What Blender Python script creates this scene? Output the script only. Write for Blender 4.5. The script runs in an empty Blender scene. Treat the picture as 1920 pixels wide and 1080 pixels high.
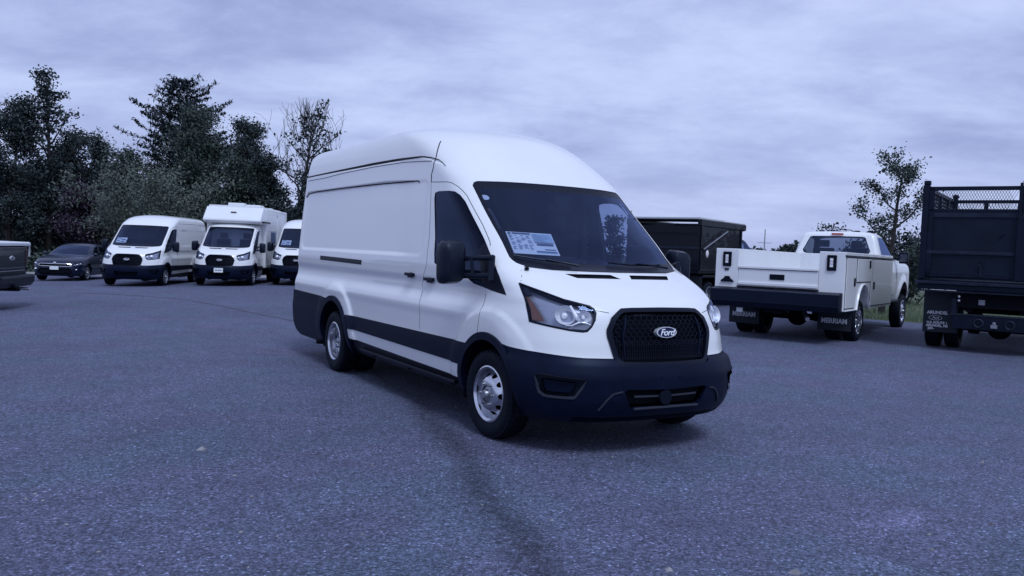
import bpy, bmesh, math, random
import numpy as np
from mathutils import Vector, Matrix
from mathutils.geometry import delaunay_2d_cdt

SC = bpy.context.scene
COL = SC.collection
R = math.radians
rnd = random.Random(7)

# ---------------------------------------------------------------- camera
CAM_H, PITCH, ROLL, FPX = 1.4988, .0444, .0394, 1582.456
cam = bpy.data.cameras.new('camera'); cam_ob = bpy.data.objects.new('camera', cam); COL.objects.link(cam_ob)
cp, sp, cr, sr = math.cos(PITCH), math.sin(PITCH), math.cos(ROLL), math.sin(ROLL)
fw = Vector((0, cp, -sp)); u0 = Vector((0, sp, cp)); r0 = Vector((1, 0, 0))
rx = r0*cr + u0*sr; uy = u0*cr - r0*sr
m = Matrix((rx, uy, -fw)).transposed().to_4x4(); m.translation = (0, 0, CAM_H)
cam_ob.matrix_world = m
cam.sensor_width = 36; cam.lens = 36*FPX/1920; cam.clip_start = .05; cam.clip_end = 3000
SC.camera = cam_ob

# ---------------------------------------------------------------- sky and sun
SUN_AZ, SUN_EL = R(160), R(55)          # azimuth clockwise from +Y; behind the camera and to the right
w = bpy.data.worlds.new('World'); SC.world = w; w.use_nodes = True
nt = w.node_tree; nt.nodes.clear()
def wn(t, **k):
    n = nt.nodes.new(t)
    for a, b in k.items(): setattr(n, a, b)
    return n
L = nt.links.new
out = wn('ShaderNodeOutputWorld'); bg = wn('ShaderNodeBackground'); L(bg.outputs[0], out.inputs[0])
sky = wn('ShaderNodeTexSky', sky_type='NISHITA'); sky.sun_disc = False; sky.sun_elevation = SUN_EL; sky.sun_rotation = SUN_AZ
tc = wn('ShaderNodeTexCoord'); sep = wn('ShaderNodeSeparateXYZ'); L(tc.outputs['Generated'], sep.inputs[0])
def mth(op, a, b=None, clamp=False):
    n = wn('ShaderNodeMath', operation=op); n.use_clamp = clamp
    for i, v in enumerate((a, b)):
        if v is None: continue
        if isinstance(v, (int, float)): n.inputs[i].default_value = v
        else: L(v, n.inputs[i])
    return n.outputs[0]
zc = mth('MAXIMUM', sep.outputs[2], .0)
zz = mth('ADD', zc, .26)
cx = mth('DIVIDE', sep.outputs[0], zz); cy = mth('DIVIDE', sep.outputs[1], zz)
comb = wn('ShaderNodeCombineXYZ'); L(cx, comb.inputs[0]); L(cy, comb.inputs[1])
def cloud(scale, det, rough, dist, off, rot=0, sx=1, sy=1):
    mp = wn('ShaderNodeMapping'); mp.inputs['Location'].default_value = off; mp.inputs['Rotation'].default_value = (0, 0, rot); mp.inputs['Scale'].default_value = (sx, sy, 1)
    L(comb.outputs[0], mp.inputs[0])
    n = wn('ShaderNodeTexNoise'); n.inputs['Scale'].default_value = scale; n.inputs['Detail'].default_value = det; n.inputs['Roughness'].default_value = rough; n.inputs['Distortion'].default_value = dist
    L(mp.outputs[0], n.inputs['Vector']); return n.outputs[0]
c1 = cloud(1.15, 8, .60, .25, (3.1, 1.7, 0), R(14), .9, 1.1)
c2 = cloud(3.1, 8, .62, .3, (7.4, 2.9, 0), R(20), .85, 1.25)
c3 = cloud(.5, 3, .5, .1, (1.4, 8.2, 0))
cs = mth('ADD', mth('ADD', mth('MULTIPLY', c1, .5), mth('MULTIPLY', c2, .32)), mth('MULTIPLY', c3, .18))
ramp = wn('ShaderNodeValToRGB'); L(cs, ramp.inputs[0])
ramp.color_ramp.interpolation = 'B_SPLINE'
e = ramp.color_ramp.elements
e[0].position = .395; e[0].color = (.222, .268, .488, 1)
e[1].position = .605; e[1].color = (.475, .550, .800, 1)
e2 = ramp.color_ramp.elements.new(.50); e2.color = (.345, .408, .660, 1)
# the cloud deck thins a little towards the horizon
hz = wn('ShaderNodeMapRange'); L(zc, hz.inputs[0]); hz.inputs[1].default_value = 0; hz.inputs[2].default_value = .16; hz.inputs[3].default_value = .55; hz.inputs[4].default_value = 0
mixh = wn('ShaderNodeMix', data_type='RGBA'); L(hz.outputs[0], mixh.inputs[0]); L(ramp.outputs[0], mixh.inputs[6]); mixh.inputs[7].default_value = (.33, .385, .66, 1)
skm = wn('ShaderNodeVectorMath', operation='SCALE'); L(sky.outputs[0], skm.inputs[0]); skm.inputs['Scale'].default_value = .09
mixs = wn('ShaderNodeMix', data_type='RGBA'); mixs.inputs[0].default_value = .10; L(mixh.outputs[2], mixs.inputs[6]); L(skm.outputs[0], mixs.inputs[7])
L(mixs.outputs[2], bg.inputs[0]); bg.inputs[1].default_value = 1.0

sl = bpy.data.lights.new('sun', 'SUN'); sl.energy = 1.5; sl.angle = R(18); sl.color = (.72, .83, 1.0)
so = bpy.data.objects.new('sun', sl); COL.objects.link(so)
sd = Vector((math.sin(SUN_AZ)*math.cos(SUN_EL), math.cos(SUN_AZ)*math.cos(SUN_EL), math.sin(SUN_EL)))
so.rotation_euler = sd.to_track_quat('Z', 'Y').to_euler(); so.location = sd*60

SC.view_settings.view_transform = 'Standard'; SC.view_settings.look = 'None'
SC.view_settings.exposure = 0.40; SC.view_settings.gamma = 1.0; SC.view_settings.use_curve_mapping = False
SC.render.engine = 'CYCLES'
SC.cycles.max_bounces = 7; SC.cycles.transparent_max_bounces = 12; SC.cycles.use_denoising = True
SC.cycles.sample_clamp_indirect = 6
# ---------------------------------------------------------------- materials
MATS = {}
def mat(name, col, rough=.5, metal=0.0, spec=.5, coat=0.0, coat_rough=.03, var=0.0, vscale=3.0, bump=0.0, bscale=60.0, stretch=(1, 1, 1), col2=None, emit=None):
    if name in MATS: return MATS[name]
    m = bpy.data.materials.new(name); m.use_nodes = True; n = m.node_tree.nodes; l = m.node_tree.links.new
    p = n['Principled BSDF']; p.inputs['Base Color'].default_value = (*col, 1); p.inputs['Roughness'].default_value = rough
    p.inputs['Metallic'].default_value = metal; p.inputs['Specular IOR Level'].default_value = spec
    p.inputs['Coat Weight'].default_value = coat; p.inputs['Coat Roughness'].default_value = coat_rough
    if max(col) < .03: p.inputs['Specular Tint'].default_value = (.62, .76, 1, 1)
    if var or bump:
        tcn = n.new('ShaderNodeTexCoord'); mp = n.new('ShaderNodeMapping'); mp.inputs['Scale'].default_value = stretch; l(tcn.outputs['Object'], mp.inputs[0])
    if var:
        no = n.new('ShaderNodeTexNoise'); no.inputs['Scale'].default_value = vscale; no.inputs['Detail'].default_value = 5; l(mp.outputs[0], no.inputs['Vector'])
        mr = n.new('ShaderNodeMapRange'); mr.inputs[1].default_value = .3; mr.inputs[2].default_value = .7; l(no.outputs[0], mr.inputs[0])
        mx = n.new('ShaderNodeMix'); mx.data_type = 'RGBA'; l(mr.outputs[0], mx.inputs[0])
        a = tuple(c*(1 - var) for c in col); b = col2 if col2 else tuple(min(1, c*(1 + var)) for c in col)
        mx.inputs[6].default_value = (*a, 1); mx.inputs[7].default_value = (*b, 1); l(mx.outputs[2], p.inputs['Base Color'])
        rr = n.new('ShaderNodeMapRange'); rr.inputs[3].default_value = max(0, rough - .5*var*rough); rr.inputs[4].default_value = min(1, rough + .5*var*rough); l(no.outputs[0], rr.inputs[0]); l(rr.outputs[0], p.inputs['Roughness'])
    if bump:
        nb = n.new('ShaderNodeTexNoise'); nb.inputs['Scale'].default_value = bscale; nb.inputs['Detail'].default_value = 4; l(mp.outputs[0], nb.inputs['Vector'])
        bp = n.new('ShaderNodeBump'); bp.inputs['Strength'].default_value = bump; bp.inputs['Distance'].default_value = .01; l(nb.outputs[0], bp.inputs['Height']); l(bp.outputs[0], p.inputs['Normal'])
    MATS[name] = m; return m

def glass(name, tint=(.30, .34, .36), rough=.02, ior=1.5, base=.0):
    if name in MATS: return MATS[name]
    m = bpy.data.materials.new(name); m.use_nodes = True; n = m.node_tree.nodes; l = m.node_tree.links.new; n.clear()
    o = n.new('ShaderNodeOutputMaterial'); tr = n.new('ShaderNodeBsdfTransparent'); tr.inputs[0].default_value = (*tint, 1)
    gl = n.new('ShaderNodeBsdfGlossy'); gl.inputs['Roughness'].default_value = rough; gl.inputs[0].default_value = (.50, .63, 1, 1)
    fr = n.new('ShaderNodeFresnel'); ge = n.new('ShaderNodeNewGeometry'); mi = n.new('ShaderNodeMapRange')
    mi.inputs[3].default_value = ior; mi.inputs[4].default_value = 1/ior; l(ge.outputs['Backfacing'], mi.inputs[0]); l(mi.outputs[0], fr.inputs[0])   # a thin pane reflects alike from both sides
    mr = n.new('ShaderNodeMapRange'); mr.inputs[3].default_value = base; mr.inputs[4].default_value = 1.0; l(fr.outputs[0], mr.inputs[0])
    mx = n.new('ShaderNodeMixShader'); l(mr.outputs[0], mx.inputs[0]); l(tr.outputs[0], mx.inputs[1]); l(gl.outputs[0], mx.inputs[2]); l(mx.outputs[0], o.inputs[0])
    MATS[name] = m; return m

WHITE = mat('white_paint', (.80, .80, .79), .32, coat=.7, var=.02, vscale=.8)
PLASTIC = mat('black_plastic', (.003, .0055, .018), .44, spec=.17, var=.18, vscale=6, bump=.05, bscale=400)
PLASTIC2 = mat('satin_black_plastic', (.003, .004, .010), .38, spec=.24)
TRIM = mat('grey_trim_plastic', (.030, .034, .050), .5, spec=.3)
RUBBER = mat('tyre_rubber', (.0035, .0045, .009), .72, spec=.25, var=.3, vscale=12, bump=.1, bscale=150)
DARK = mat('underbody_black', (.003, .003, .005), .9, spec=.2)
SEAM = mat('seam_shadow_rubber', (.02, .02, .02), .8, spec=.2)
STEEL = mat('bright_wheel_steel', (.60, .61, .65), .22, metal=1.0, var=.08, vscale=14)
STEEL2 = mat('painted_silver_steel', (.34, .35, .38), .38, metal=.85)
CHROME = mat('chrome', (.86, .86, .86), .08, metal=1)
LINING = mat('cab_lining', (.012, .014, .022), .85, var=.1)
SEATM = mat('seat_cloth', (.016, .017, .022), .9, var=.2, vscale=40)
GLASS = glass('windshield_glass', (.60, .66, .78), base=.012)
SGLASS = glass('side_window_glass', (.42, .48, .60), ior=1.30)
LENS = glass('lamp_lens', (.92, .92, .94), ior=1.4)
BLUE_BADGE = mat('badge_blue', (.006, .010, .055), .4, spec=.3)
PAPER = mat('sticker_paper', (.78, .80, .80), .5)
INK = mat('sticker_ink', (.10, .13, .20), .6)
PAPER2 = mat('sticker_tint', (.42, .55, .66), .5)
AMBER = mat('amber_lens', (.14, .055, .032), .3)
REDL = mat('red_lens', (.35, .03, .03), .25)

# ---------------------------------------------------------------- mesh builder
class MB:
    def __init__(self): self.v = []; self.f = []
    def add(self, vs, fs):
        o = len(self.v); self.v += [tuple(p) for p in vs]; self.f += [tuple(i + o for i in f) for f in fs]; return self
    def box(self, a, b, M=None, taper=None):
        x0, y0, z0 = a; x1, y1, z1 = b
        vs = [(x0, y0, z0), (x1, y0, z0), (x1, y1, z0), (x0, y1, z0), (x0, y0, z1), (x1, y0, z1), (x1, y1, z1), (x0, y1, z1)]
        if M is not None: vs = [M @ Vector(p) for p in vs]
        return self.add(vs, [(0, 3, 2, 1), (4, 5, 6, 7), (0, 1, 5, 4), (1, 2, 6, 5), (2, 3, 7, 6), (3, 0, 4, 7)])
    def bar(self, p, q, w, h, up=(0, 0, 1)):
        """a square bar from p to q, w wide and h high"""
        p, q = Vector(p), Vector(q); d = (q - p).normalized(); u = Vector(up)
        s = d.cross(u)
        if s.length < 1e-4: s = d.cross(Vector((1, 0, 0)))
        s.normalize(); u = s.cross(d)
        vs = [c + s*a*w/2 + u*b*h/2 for c in (p, q) for a, b in ((-1, -1), (1, -1), (1, 1), (-1, 1))]
        return self.add(vs, [(0, 3, 2, 1), (4, 5, 6, 7), (0, 1, 5, 4), (1, 2, 6, 5), (2, 3, 7, 6), (3, 0, 4, 7)])
    def tube(self, pts, r, n=8, cap=True):
        pts = [Vector(p) for p in pts]; k = len(pts); rs = r if hasattr(r, '__len__') else [r]*k
        vs = []; fs = []; prev = None
        for i, p in enumerate(pts):
            d = (pts[min(i+1, k-1)] - pts[max(i-1, 0)]).normalized()
            if prev is None:
                a = d.cross(Vector((0, 0, 1)));
                if a.length < .1: a = d.cross(Vector((1, 0, 0)))
            else: a = prev - d*prev.dot(d)
            a.normalize(); prev = a; b = d.cross(a)
            for j in range(n):
                t = 2*math.pi*j/n; vs.append(p + (a*math.cos(t) + b*math.sin(t))*rs[i])
        for i in range(k-1):
            for j in range(n):
                fs.append((i*n + j, i*n + (j+1) % n, (i+1)*n + (j+1) % n, (i+1)*n + j))
        if cap: fs += [tuple(range(n))[::-1], tuple((k-1)*n + j for j in range(n))]
        return self.add(vs, fs)
    def lathe(self, prof, n=48, c=(0, 0, 0), axis='y', sgn=1):
        """profile of (radius, along axis)"""
        vs = []; fs = []
        for r, a in prof:
            for j in range(n):
                t = 2*math.pi*j/n; u, v = r*math.cos(t), r*math.sin(t)
                p = {'y': (u, a*sgn, v), 'z': (u, v, a*sgn), 'x': (a*sgn, u, v)}[axis]
                vs.append((p[0] + c[0], p[1] + c[1], p[2] + c[2]))
        for i in range(len(prof) - 1):
            for j in range(n): fs.append((i*n + j, i*n + (j+1) % n, (i+1)*n + (j+1) % n, (i+1)*n + j))
        return self.add(vs, fs)
    def prism(self, poly, a, b, axis='y', M=None):
        """poly 2D outline extruded between a and b along axis (poly in the other two coordinates, in order)"""
        n = len(poly)
        def P(u, v, w): return {'y': (u, w, v), 'x': (w, u, v), 'z': (u, v, w)}[axis]
        vs = [P(u, v, a) for u, v in poly] + [P(u, v, b) for u, v in poly]
        if M is not None: vs = [M @ Vector(p) for p in vs]
        fs = [tuple(range(n)), tuple(range(2*n - 1, n - 1, -1))] + [(i, i + n, (i+1) % n + n, (i+1) % n) for i in range(n)]
        return self.add(vs, fs)
    def ellipsoid(self, c, r, n=16, m=10, M=None):
        vs = []; fs = []
        for i in range(m + 1):
            a = math.pi*i/m
            for j in range(n):
                t = 2*math.pi*j/n; p = Vector((c[0] + r[0]*math.sin(a)*math.cos(t), c[1] + r[1]*math.sin(a)*math.sin(t), c[2] + r[2]*math.cos(a)))
                vs.append(M @ p if M is not None else p)
        for i in range(m):
            for j in range(n): fs.append((i*n + j, (i+1)*n + j, (i+1)*n + (j+1) % n, i*n + (j+1) % n))
        return self.add(vs, fs)
    def mesh(self, name, mt, smooth=False, bevel=0, seg=2, recalc=True, auto=None):
        me = bpy.data.meshes.new(name); me.from_pydata([tuple(p) for p in self.v], [], self.f)
        bm = bmesh.new(); bm.from_mesh(me)
        bmesh.ops.remove_doubles(bm, verts=bm.verts, dist=1e-5)
        if recalc: bmesh.ops.recalc_face_normals(bm, faces=bm.faces)
        if bevel:
            ed = [e for e in bm.edges if len(e.link_faces) == 2 and e.calc_face_angle(0) > .6]
            bmesh.ops.bevel(bm, geom=ed, offset=bevel, segments=seg, affect='EDGES', clamp_overlap=True, profile=.6)
        if smooth:
            lim = auto or R(38)
            for f in bm.faces: f.smooth = True
            for e in bm.edges:
                if len(e.link_faces) == 2 and e.calc_face_angle(0) > lim: e.smooth = False
        bm.to_mesh(me); bm.free(); me.materials.append(mt); me.update()
        return me
    def obj(self, name, mt, parent=None, loc=None, rot=None, **k):
        me = self.mesh(name, mt, **k); return link(name, me, parent, loc, rot)

def link(name, data, parent=None, loc=None, rot=None):
    o = bpy.data.objects.new(name, data); COL.objects.link(o)
    if parent is not None: o.parent = parent
    if loc is not None: o.location = loc
    if rot is not None: o.rotation_euler = rot
    return o
def tag(o, label=None, cat=None, group=None, kind=None):
    if label: o['label'] = label
    if cat: o['category'] = cat
    if group: o['group'] = group
    if kind: o['kind'] = kind
    return o
def thing(name, label, cat, loc=(0, 0, 0), rz=0, group=None):
    o = link(name, None, None, loc, (0, 0, rz)); o.empty_display_size = .2
    return tag(o, label, cat, group)
def heading(th): return math.pi/2 - th         # x axis of a vehicle points to compass heading th (clockwise from +Y)
def raw_mesh(name, V, Fs, mt, N=None, smooth=True, foff=None):
    me = bpy.data.meshes.new(name)
    V = np.asarray(V, np.float32); Fs = np.asarray(Fs, np.int32); k = Fs.shape[1]
    me.vertices.add(len(V)); me.vertices.foreach_set('co', V.ravel())
    me.loops.add(Fs.size); me.loops.foreach_set('vertex_index', Fs.ravel())
    me.polygons.add(len(Fs)); me.polygons.foreach_set('loop_start', np.arange(0, Fs.size, k, dtype=np.int32))
    me.update(calc_edges=True); me.validate()
    if smooth: me.polygons.foreach_set('use_smooth', np.ones(len(me.polygons), bool))
    if mt is not None: me.materials.append(mt)
    if N is not None and len(me.vertices) == len(V): me.normals_split_custom_set_from_vertices([tuple(map(float, n)) for n in N])
    me.update(); return me
def text(name, body, size, mt, parent, loc, rot, shear=0, extrude=.002, bold=0, align='CENTER', spacing=1.0, sx=1.0):
    c = bpy.data.curves.new(name, 'FONT'); c.body = body; c.size = size; c.align_x = align; c.align_y = 'CENTER'; c.shear = shear
    c.extrude = extrude; c.offset = bold; c.space_character = spacing; c.resolution_u = 3; c.materials.append(mt)
    tmp = bpy.data.objects.new('tmp', c); me = bpy.data.meshes.new_from_object(tmp); bpy.data.objects.remove(tmp); bpy.data.curves.remove(c)
    if not me.materials: me.materials.append(mt)
    o = link(name, me, parent, loc, rot); o.scale = (sx, 1, 1); tag(o, kind='stuff'); return o

def ground_z(x, y):
    """the lot falls away gently to the left"""
    x = np.asarray(x, float); y = np.asarray(y, float)
    a = np.maximum(0, -x - 2.5)
    return -np.minimum(.026*(np.sqrt(a*a + 4) - 2), .62)
# ---------------------------------------------------------------- ring bodies
def pchip(xs, ys, x):
    xs = np.asarray(xs, float); ys = np.asarray(ys, float); x = np.clip(np.asarray(x, float), xs[0], xs[-1])
    h = np.diff(xs); d = np.diff(ys) / h
    m = np.zeros_like(ys)
    for i in range(1, len(xs) - 1):
        if d[i-1] * d[i] > 0:
            w1 = 2*h[i] + h[i-1]; w2 = h[i] + 2*h[i-1]
            m[i] = (w1 + w2) / (w1/d[i-1] + w2/d[i])
    m[0] = d[0]; m[-1] = d[-1]
    k = np.clip(np.searchsorted(xs, x) - 1, 0, len(xs) - 2)
    t = (x - xs[k]) / h[k]; hk = h[k]
    return ((2*t**3 - 3*t**2 + 1)*ys[k] + (t**3 - 2*t**2 + t)*hk*m[k] + (-2*t**3 + 3*t**2)*ys[k+1] + (t**3 - t**2)*hk*m[k+1])

class Ring:
    """A car body as a stack of closed rings.  Columns of the table: t (side height), front x, front z, depth of the rounded nose,
    roundness, half width, rear x.  s runs 0..1 round the nose, 1..2 along the side, 2..3 round the tail (y >= 0 half)."""
    def __init__(self, tab, rear_d=.14, rear_n=3.0, disp=None, side_z=None, SL=(1.5, 5.0, 1.0)):
        self.T = np.array(tab, float); self.rd = rear_d; self.rn = rear_n; self.disp = disp; self.side_z = side_z; self.SL = SL
        self.t0, self.t1 = self.T[0, 0], self.T[-1, 0]
        self.cache = {}
    def col(self, t, c):
        k = ('c', c)
        if k not in self.cache:
            g = np.linspace(self.t0, self.t1, 3000); self.cache[k] = (g, pchip(self.T[:, 0], self.T[:, c], g))
        return np.interp(t, *self.cache[k])
    def arc(self, n, D, W):
        """points of one superellipse quarter at 129 equal arc steps, as (u, v) fractions"""
        th = np.linspace(0, math.pi/2, 700)
        a = np.sin(th) ** (2/n); b = 1 - np.cos(th) ** (2/n)
        L = np.concatenate([[0], np.cumsum(np.hypot(np.diff(a*W), np.diff(b*D)))])
        q = np.linspace(0, L[-1], 129)
        return np.interp(q, L, a), np.interp(q, L, b)
    def P(self, s, t):
        s = np.asarray(s, float); t = np.asarray(t, float)
        s, t = np.broadcast_arrays(s, t); shp = s.shape; s = s.ravel(); t = t.ravel()
        sgn = np.where(s < 0, -1.0, 1.0); s = np.abs(s)
        t = np.clip(t, self.t0, self.t1)
        xf, zf, D, n, W, xr = [self.col(t, c) for c in range(1, 7)]
        # arc tables on a coarse set of t
        if 'g' not in self.cache:
            tg = np.linspace(self.t0, self.t1, 90)
            A = []; B = []
            for tt in tg:
                a, b = self.arc(float(self.col(tt, 4)), max(.02, float(self.col(tt, 3))), max(.02, float(self.col(tt, 5))))
                A.append(a); B.append(b)
            self.cache['g'] = (tg, np.array(A), np.array(B))
        tg, A, B = self.cache['g']
        ft = np.clip((t - self.t0) / (self.t1 - self.t0) * 89, 0, 88.9999); it = ft.astype(int); ft = ft - it
        fs = np.clip(s, 0, 1) * 128; is_ = np.minimum(fs.astype(int), 127); fs = fs - is_
        def look(M):
            return ((M[it, is_]*(1-fs) + M[it, is_+1]*fs)*(1-ft) + (M[it+1, is_]*(1-fs) + M[it+1, is_+1]*fs)*ft)
        a = look(A); b = look(B)
        x = xf - D*b; y = W*a
        z = t + (zf - t) * (1 - a**2)
        xs = xf - D; rd = np.minimum(self.rd, .9*W + 1e-3); xe = xr + rd
        m = (s > 1) & (s <= 2); x = np.where(m, xs + (xe - xs)*(s-1), x); y = np.where(m, W, y); z = np.where(m, t, z)
        th = np.clip(s - 2, 0, 1)
        # rear: corner then flat
        k = .35; c1 = np.clip(th/k, 0, 1)*math.pi/2
        yr = np.where(th < k, (W - rd) + rd*np.cos(c1), (W - rd)*(1 - (th-k)/(1-k)))
        xrr = np.where(th < k, xe - rd*np.sin(c1), xr)
        m = s > 2; x = np.where(m, xrr, x); y = np.where(m, yr, y); z = np.where(m, t, z)
        if self.side_z is not None: z = z + self.side_z(x, y, t)
        if self.disp is not None:
            y = y + self.disp(x, y, z, W) * np.clip(y/np.maximum(W, .05), 0, 1)**6
        return np.stack([x, y*sgn, z], -1).reshape(shp + (3,))
    def N(self, s, t):
        e = 2e-3
        s = np.asarray(s, float); t = np.asarray(t, float)
        ss = np.clip(s, 1e-6, 3)
        a = self.P(ss + e, t) - self.P(ss - e, t)
        tp = np.clip(t + e, self.t0, self.t1); tm = np.clip(t - e, self.t0, self.t1)
        b = self.P(ss, tp) - self.P(ss, tm)
        n = np.cross(a, b); l = np.linalg.norm(n, axis=-1, keepdims=True); n = n/np.maximum(l, 1e-12)
        n[..., 1] = np.where(np.abs(s) < 1e-4, 0, n[..., 1])
        n[(l[..., 0] < 1e-9)] = (0, 0, 1)
        n[~np.isfinite(n).all(-1)] = (0, 0, 1)
        bad = (np.asarray(t) > self.t1 - 1e-3)
        n[bad] = (0, 0, 1)
        flip = (n[..., 1] < -.2) | ((n[..., 2] < -.75)) 
        n[flip & (np.abs(s) < 2.9)] *= -1
        return n
    def s_of_x(self, x, t):
        x = np.asarray(x, float); t = np.asarray(t, float)
        lo = np.zeros(np.broadcast(x, t).shape); hi = lo + 2.0
        for _ in range(22):
            m = (lo + hi)/2; px = self.P(m, t)[..., 0]
            lo = np.where(px > x, m, lo); hi = np.where(px > x, hi, m)
        return (lo + hi)/2
    def SC(self, s):   # parameter s -> metric-ish coordinate for the planar mesh
        s = np.asarray(s, float); a, b, c = self.SL
        return np.where(s <= 1, s*a, np.where(s <= 2, a + (s-1)*b, a + b + (s-2)*c))
    def CS(self, u):
        u = np.asarray(u, float); a, b, c = self.SL
        return np.where(u <= a, u/a, np.where(u <= a+b, 1 + (u-a)/b, 2 + (u-a-b)/c))

def in_poly(px, py, poly):
    poly = np.asarray(poly); x0, y0 = poly[:, 0], poly[:, 1]; x1, y1 = np.roll(x0, -1), np.roll(y0, -1)
    c = np.zeros(px.shape, bool)
    for a, b, d, e in zip(x0, y0, x1, y1):
        if b == e: continue
        m = ((b > py) != (e > py)) & (px < (d - a)*(py - b)/(e - b) + a)
        c ^= m
    return c

def sstep(a, b, x):
    t = np.clip((x - a)/(b - a), 0, 1); return t*t*(3 - 2*t)

def rbox(x, z, x0, x1, z0, z1, r):
    cx, cz, hx, hz = (x0+x1)/2, (z0+z1)/2, abs(x1-x0)/2 - r, abs(z1-z0)/2 - r
    qx = np.abs(x - cx) - hx; qz = np.abs(z - cz) - hz
    return np.hypot(np.maximum(qx, 0), np.maximum(qz, 0)) + np.minimum(np.maximum(qx, qz), 0) - r

VAN_LOW = [  # t     xf     zf     D    n    W     xr
    (.27,  .88,  .27,  .70, 2.9, .920, -5.50),
    (.33,  .945, .33,  .76, 2.9, .955, -5.58),
    (.45,  .985, .45,  .80, 2.9, .985, -5.62),
    (.58,  .990, .58,  .82, 2.9, .998, -5.62),
    (.67,  .975, .67,  .84, 2.8, 1.002, -5.62),
    (.74,  .945, .74,  .85, 2.7, 1.000, -5.60),
    (.85,  .935, .85,  .86, 2.6, 1.002, -5.58),
    (.97,  .920, .97,  .88, 2.5, 1.000, -5.57),
    (1.07, .880, 1.075, .90, 2.55, .990, -5.57),
    (1.13, .800, 1.15, .86, 2.8, .984, -5.57),
    (1.19, .660, 1.22, .78, 3.1, .981, -5.56),
    (1.26, .500, 1.28, .70, 3.35, .980, -5.56),
    (1.33, .340, 1.335, .62, 3.3, .979, -5.55),
    (1.39, .200, 1.385, .54, 3.15, .975, -5.55),
    (1.60, -.055, 1.60, .52, 3.0, .960, -5.54),
    (1.85, -.360, 1.85, .51, 3.0, .943, -5.53),
    (2.05, -.600, 2.06, .50, 3.0, .926, -5.52)]
VAN_HIGH = VAN_LOW + [
    (2.13, -.690, 2.145, .50, 3.0, .920, -5.51),
    (2.25, -.850, 2.27, .55, 2.9, .912, -5.50),
    (2.37, -1.03, 2.39, .62, 2.8, .905, -5.49),
    (2.48, -1.22, 2.51, .68, 2.7, .893, -5.47),
    (2.58, -1.43, 2.61, .72, 2.6, .868, -5.45),
    (2.65, -1.66, 2.68, .75, 2.5, .825, -5.42),
    (2.70, -1.90, 2.725, .76, 2.4, .750, -5.36),
    (2.735, -2.15, 2.755, .75, 2.3, .62, -5.25),
    (2.765, -2.50, 2.775, .70, 2.2, .38, -5.0),
    (2.775, -2.85, 2.78, .5, 2.0, .0, -4.7)]
VAN_MID = VAN_LOW + [
    (2.12, -.690, 2.135, .50, 3.0, .919, -5.51),
    (2.20, -.800, 2.22, .55, 2.9, .908, -5.50),
    (2.28, -.940, 2.30, .62, 2.8, .893, -5.48),
    (2.35, -1.10, 2.375, .68, 2.7, .865, -5.46),
    (2.41, -1.30, 2.43, .72, 2.5, .815, -5.43),
    (2.45, -1.52, 2.475, .75, 2.4, .740, -5.36),
    (2.48, -1.80, 2.50, .75, 2.3, .60, -5.25),
    (2.505, -2.2, 2.52, .70, 2.2, .36, -5.0),
    (2.515, -2.6, 2.525, .5, 2.0, .0, -4.7)]

def van_disp(length_shift=0.0, panel_top=2.10):
    def f(x, y, z, W):
        d = np.zeros_like(x)
        # recessed cargo panel
        e = rbox(x, z, -5.33, -1.42, 1.42, panel_top, .09)
        d -= .014*sstep(.022, -.022, e)
        # belt shoulder and lower swage
        d += -.012*sstep(1.24, 1.17, z)*sstep(1.00, 1.10, z)*sstep(.5, -.6, x)
        d += .010*np.exp(-((z - .95)/.05)**2)*sstep(-.2, -.7, x)
        # wheel arch bulges
        for cx, a in ((0.0, .026), (-3.76, .030)):
            r = np.hypot(x - cx, z - .36)
            d += a*sstep(.74, .56, r)*sstep(.2, .5, z)
        # roof gutter step
        g = 2.345 - .10*sstep(-1.6, -.9, x)
        d += -.018*np.exp(-((z - g)/.016)**2) * (panel_top > 2.0) * sstep(-.9, -1.2, x) * (W > .85)
        return d
    return f
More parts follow.
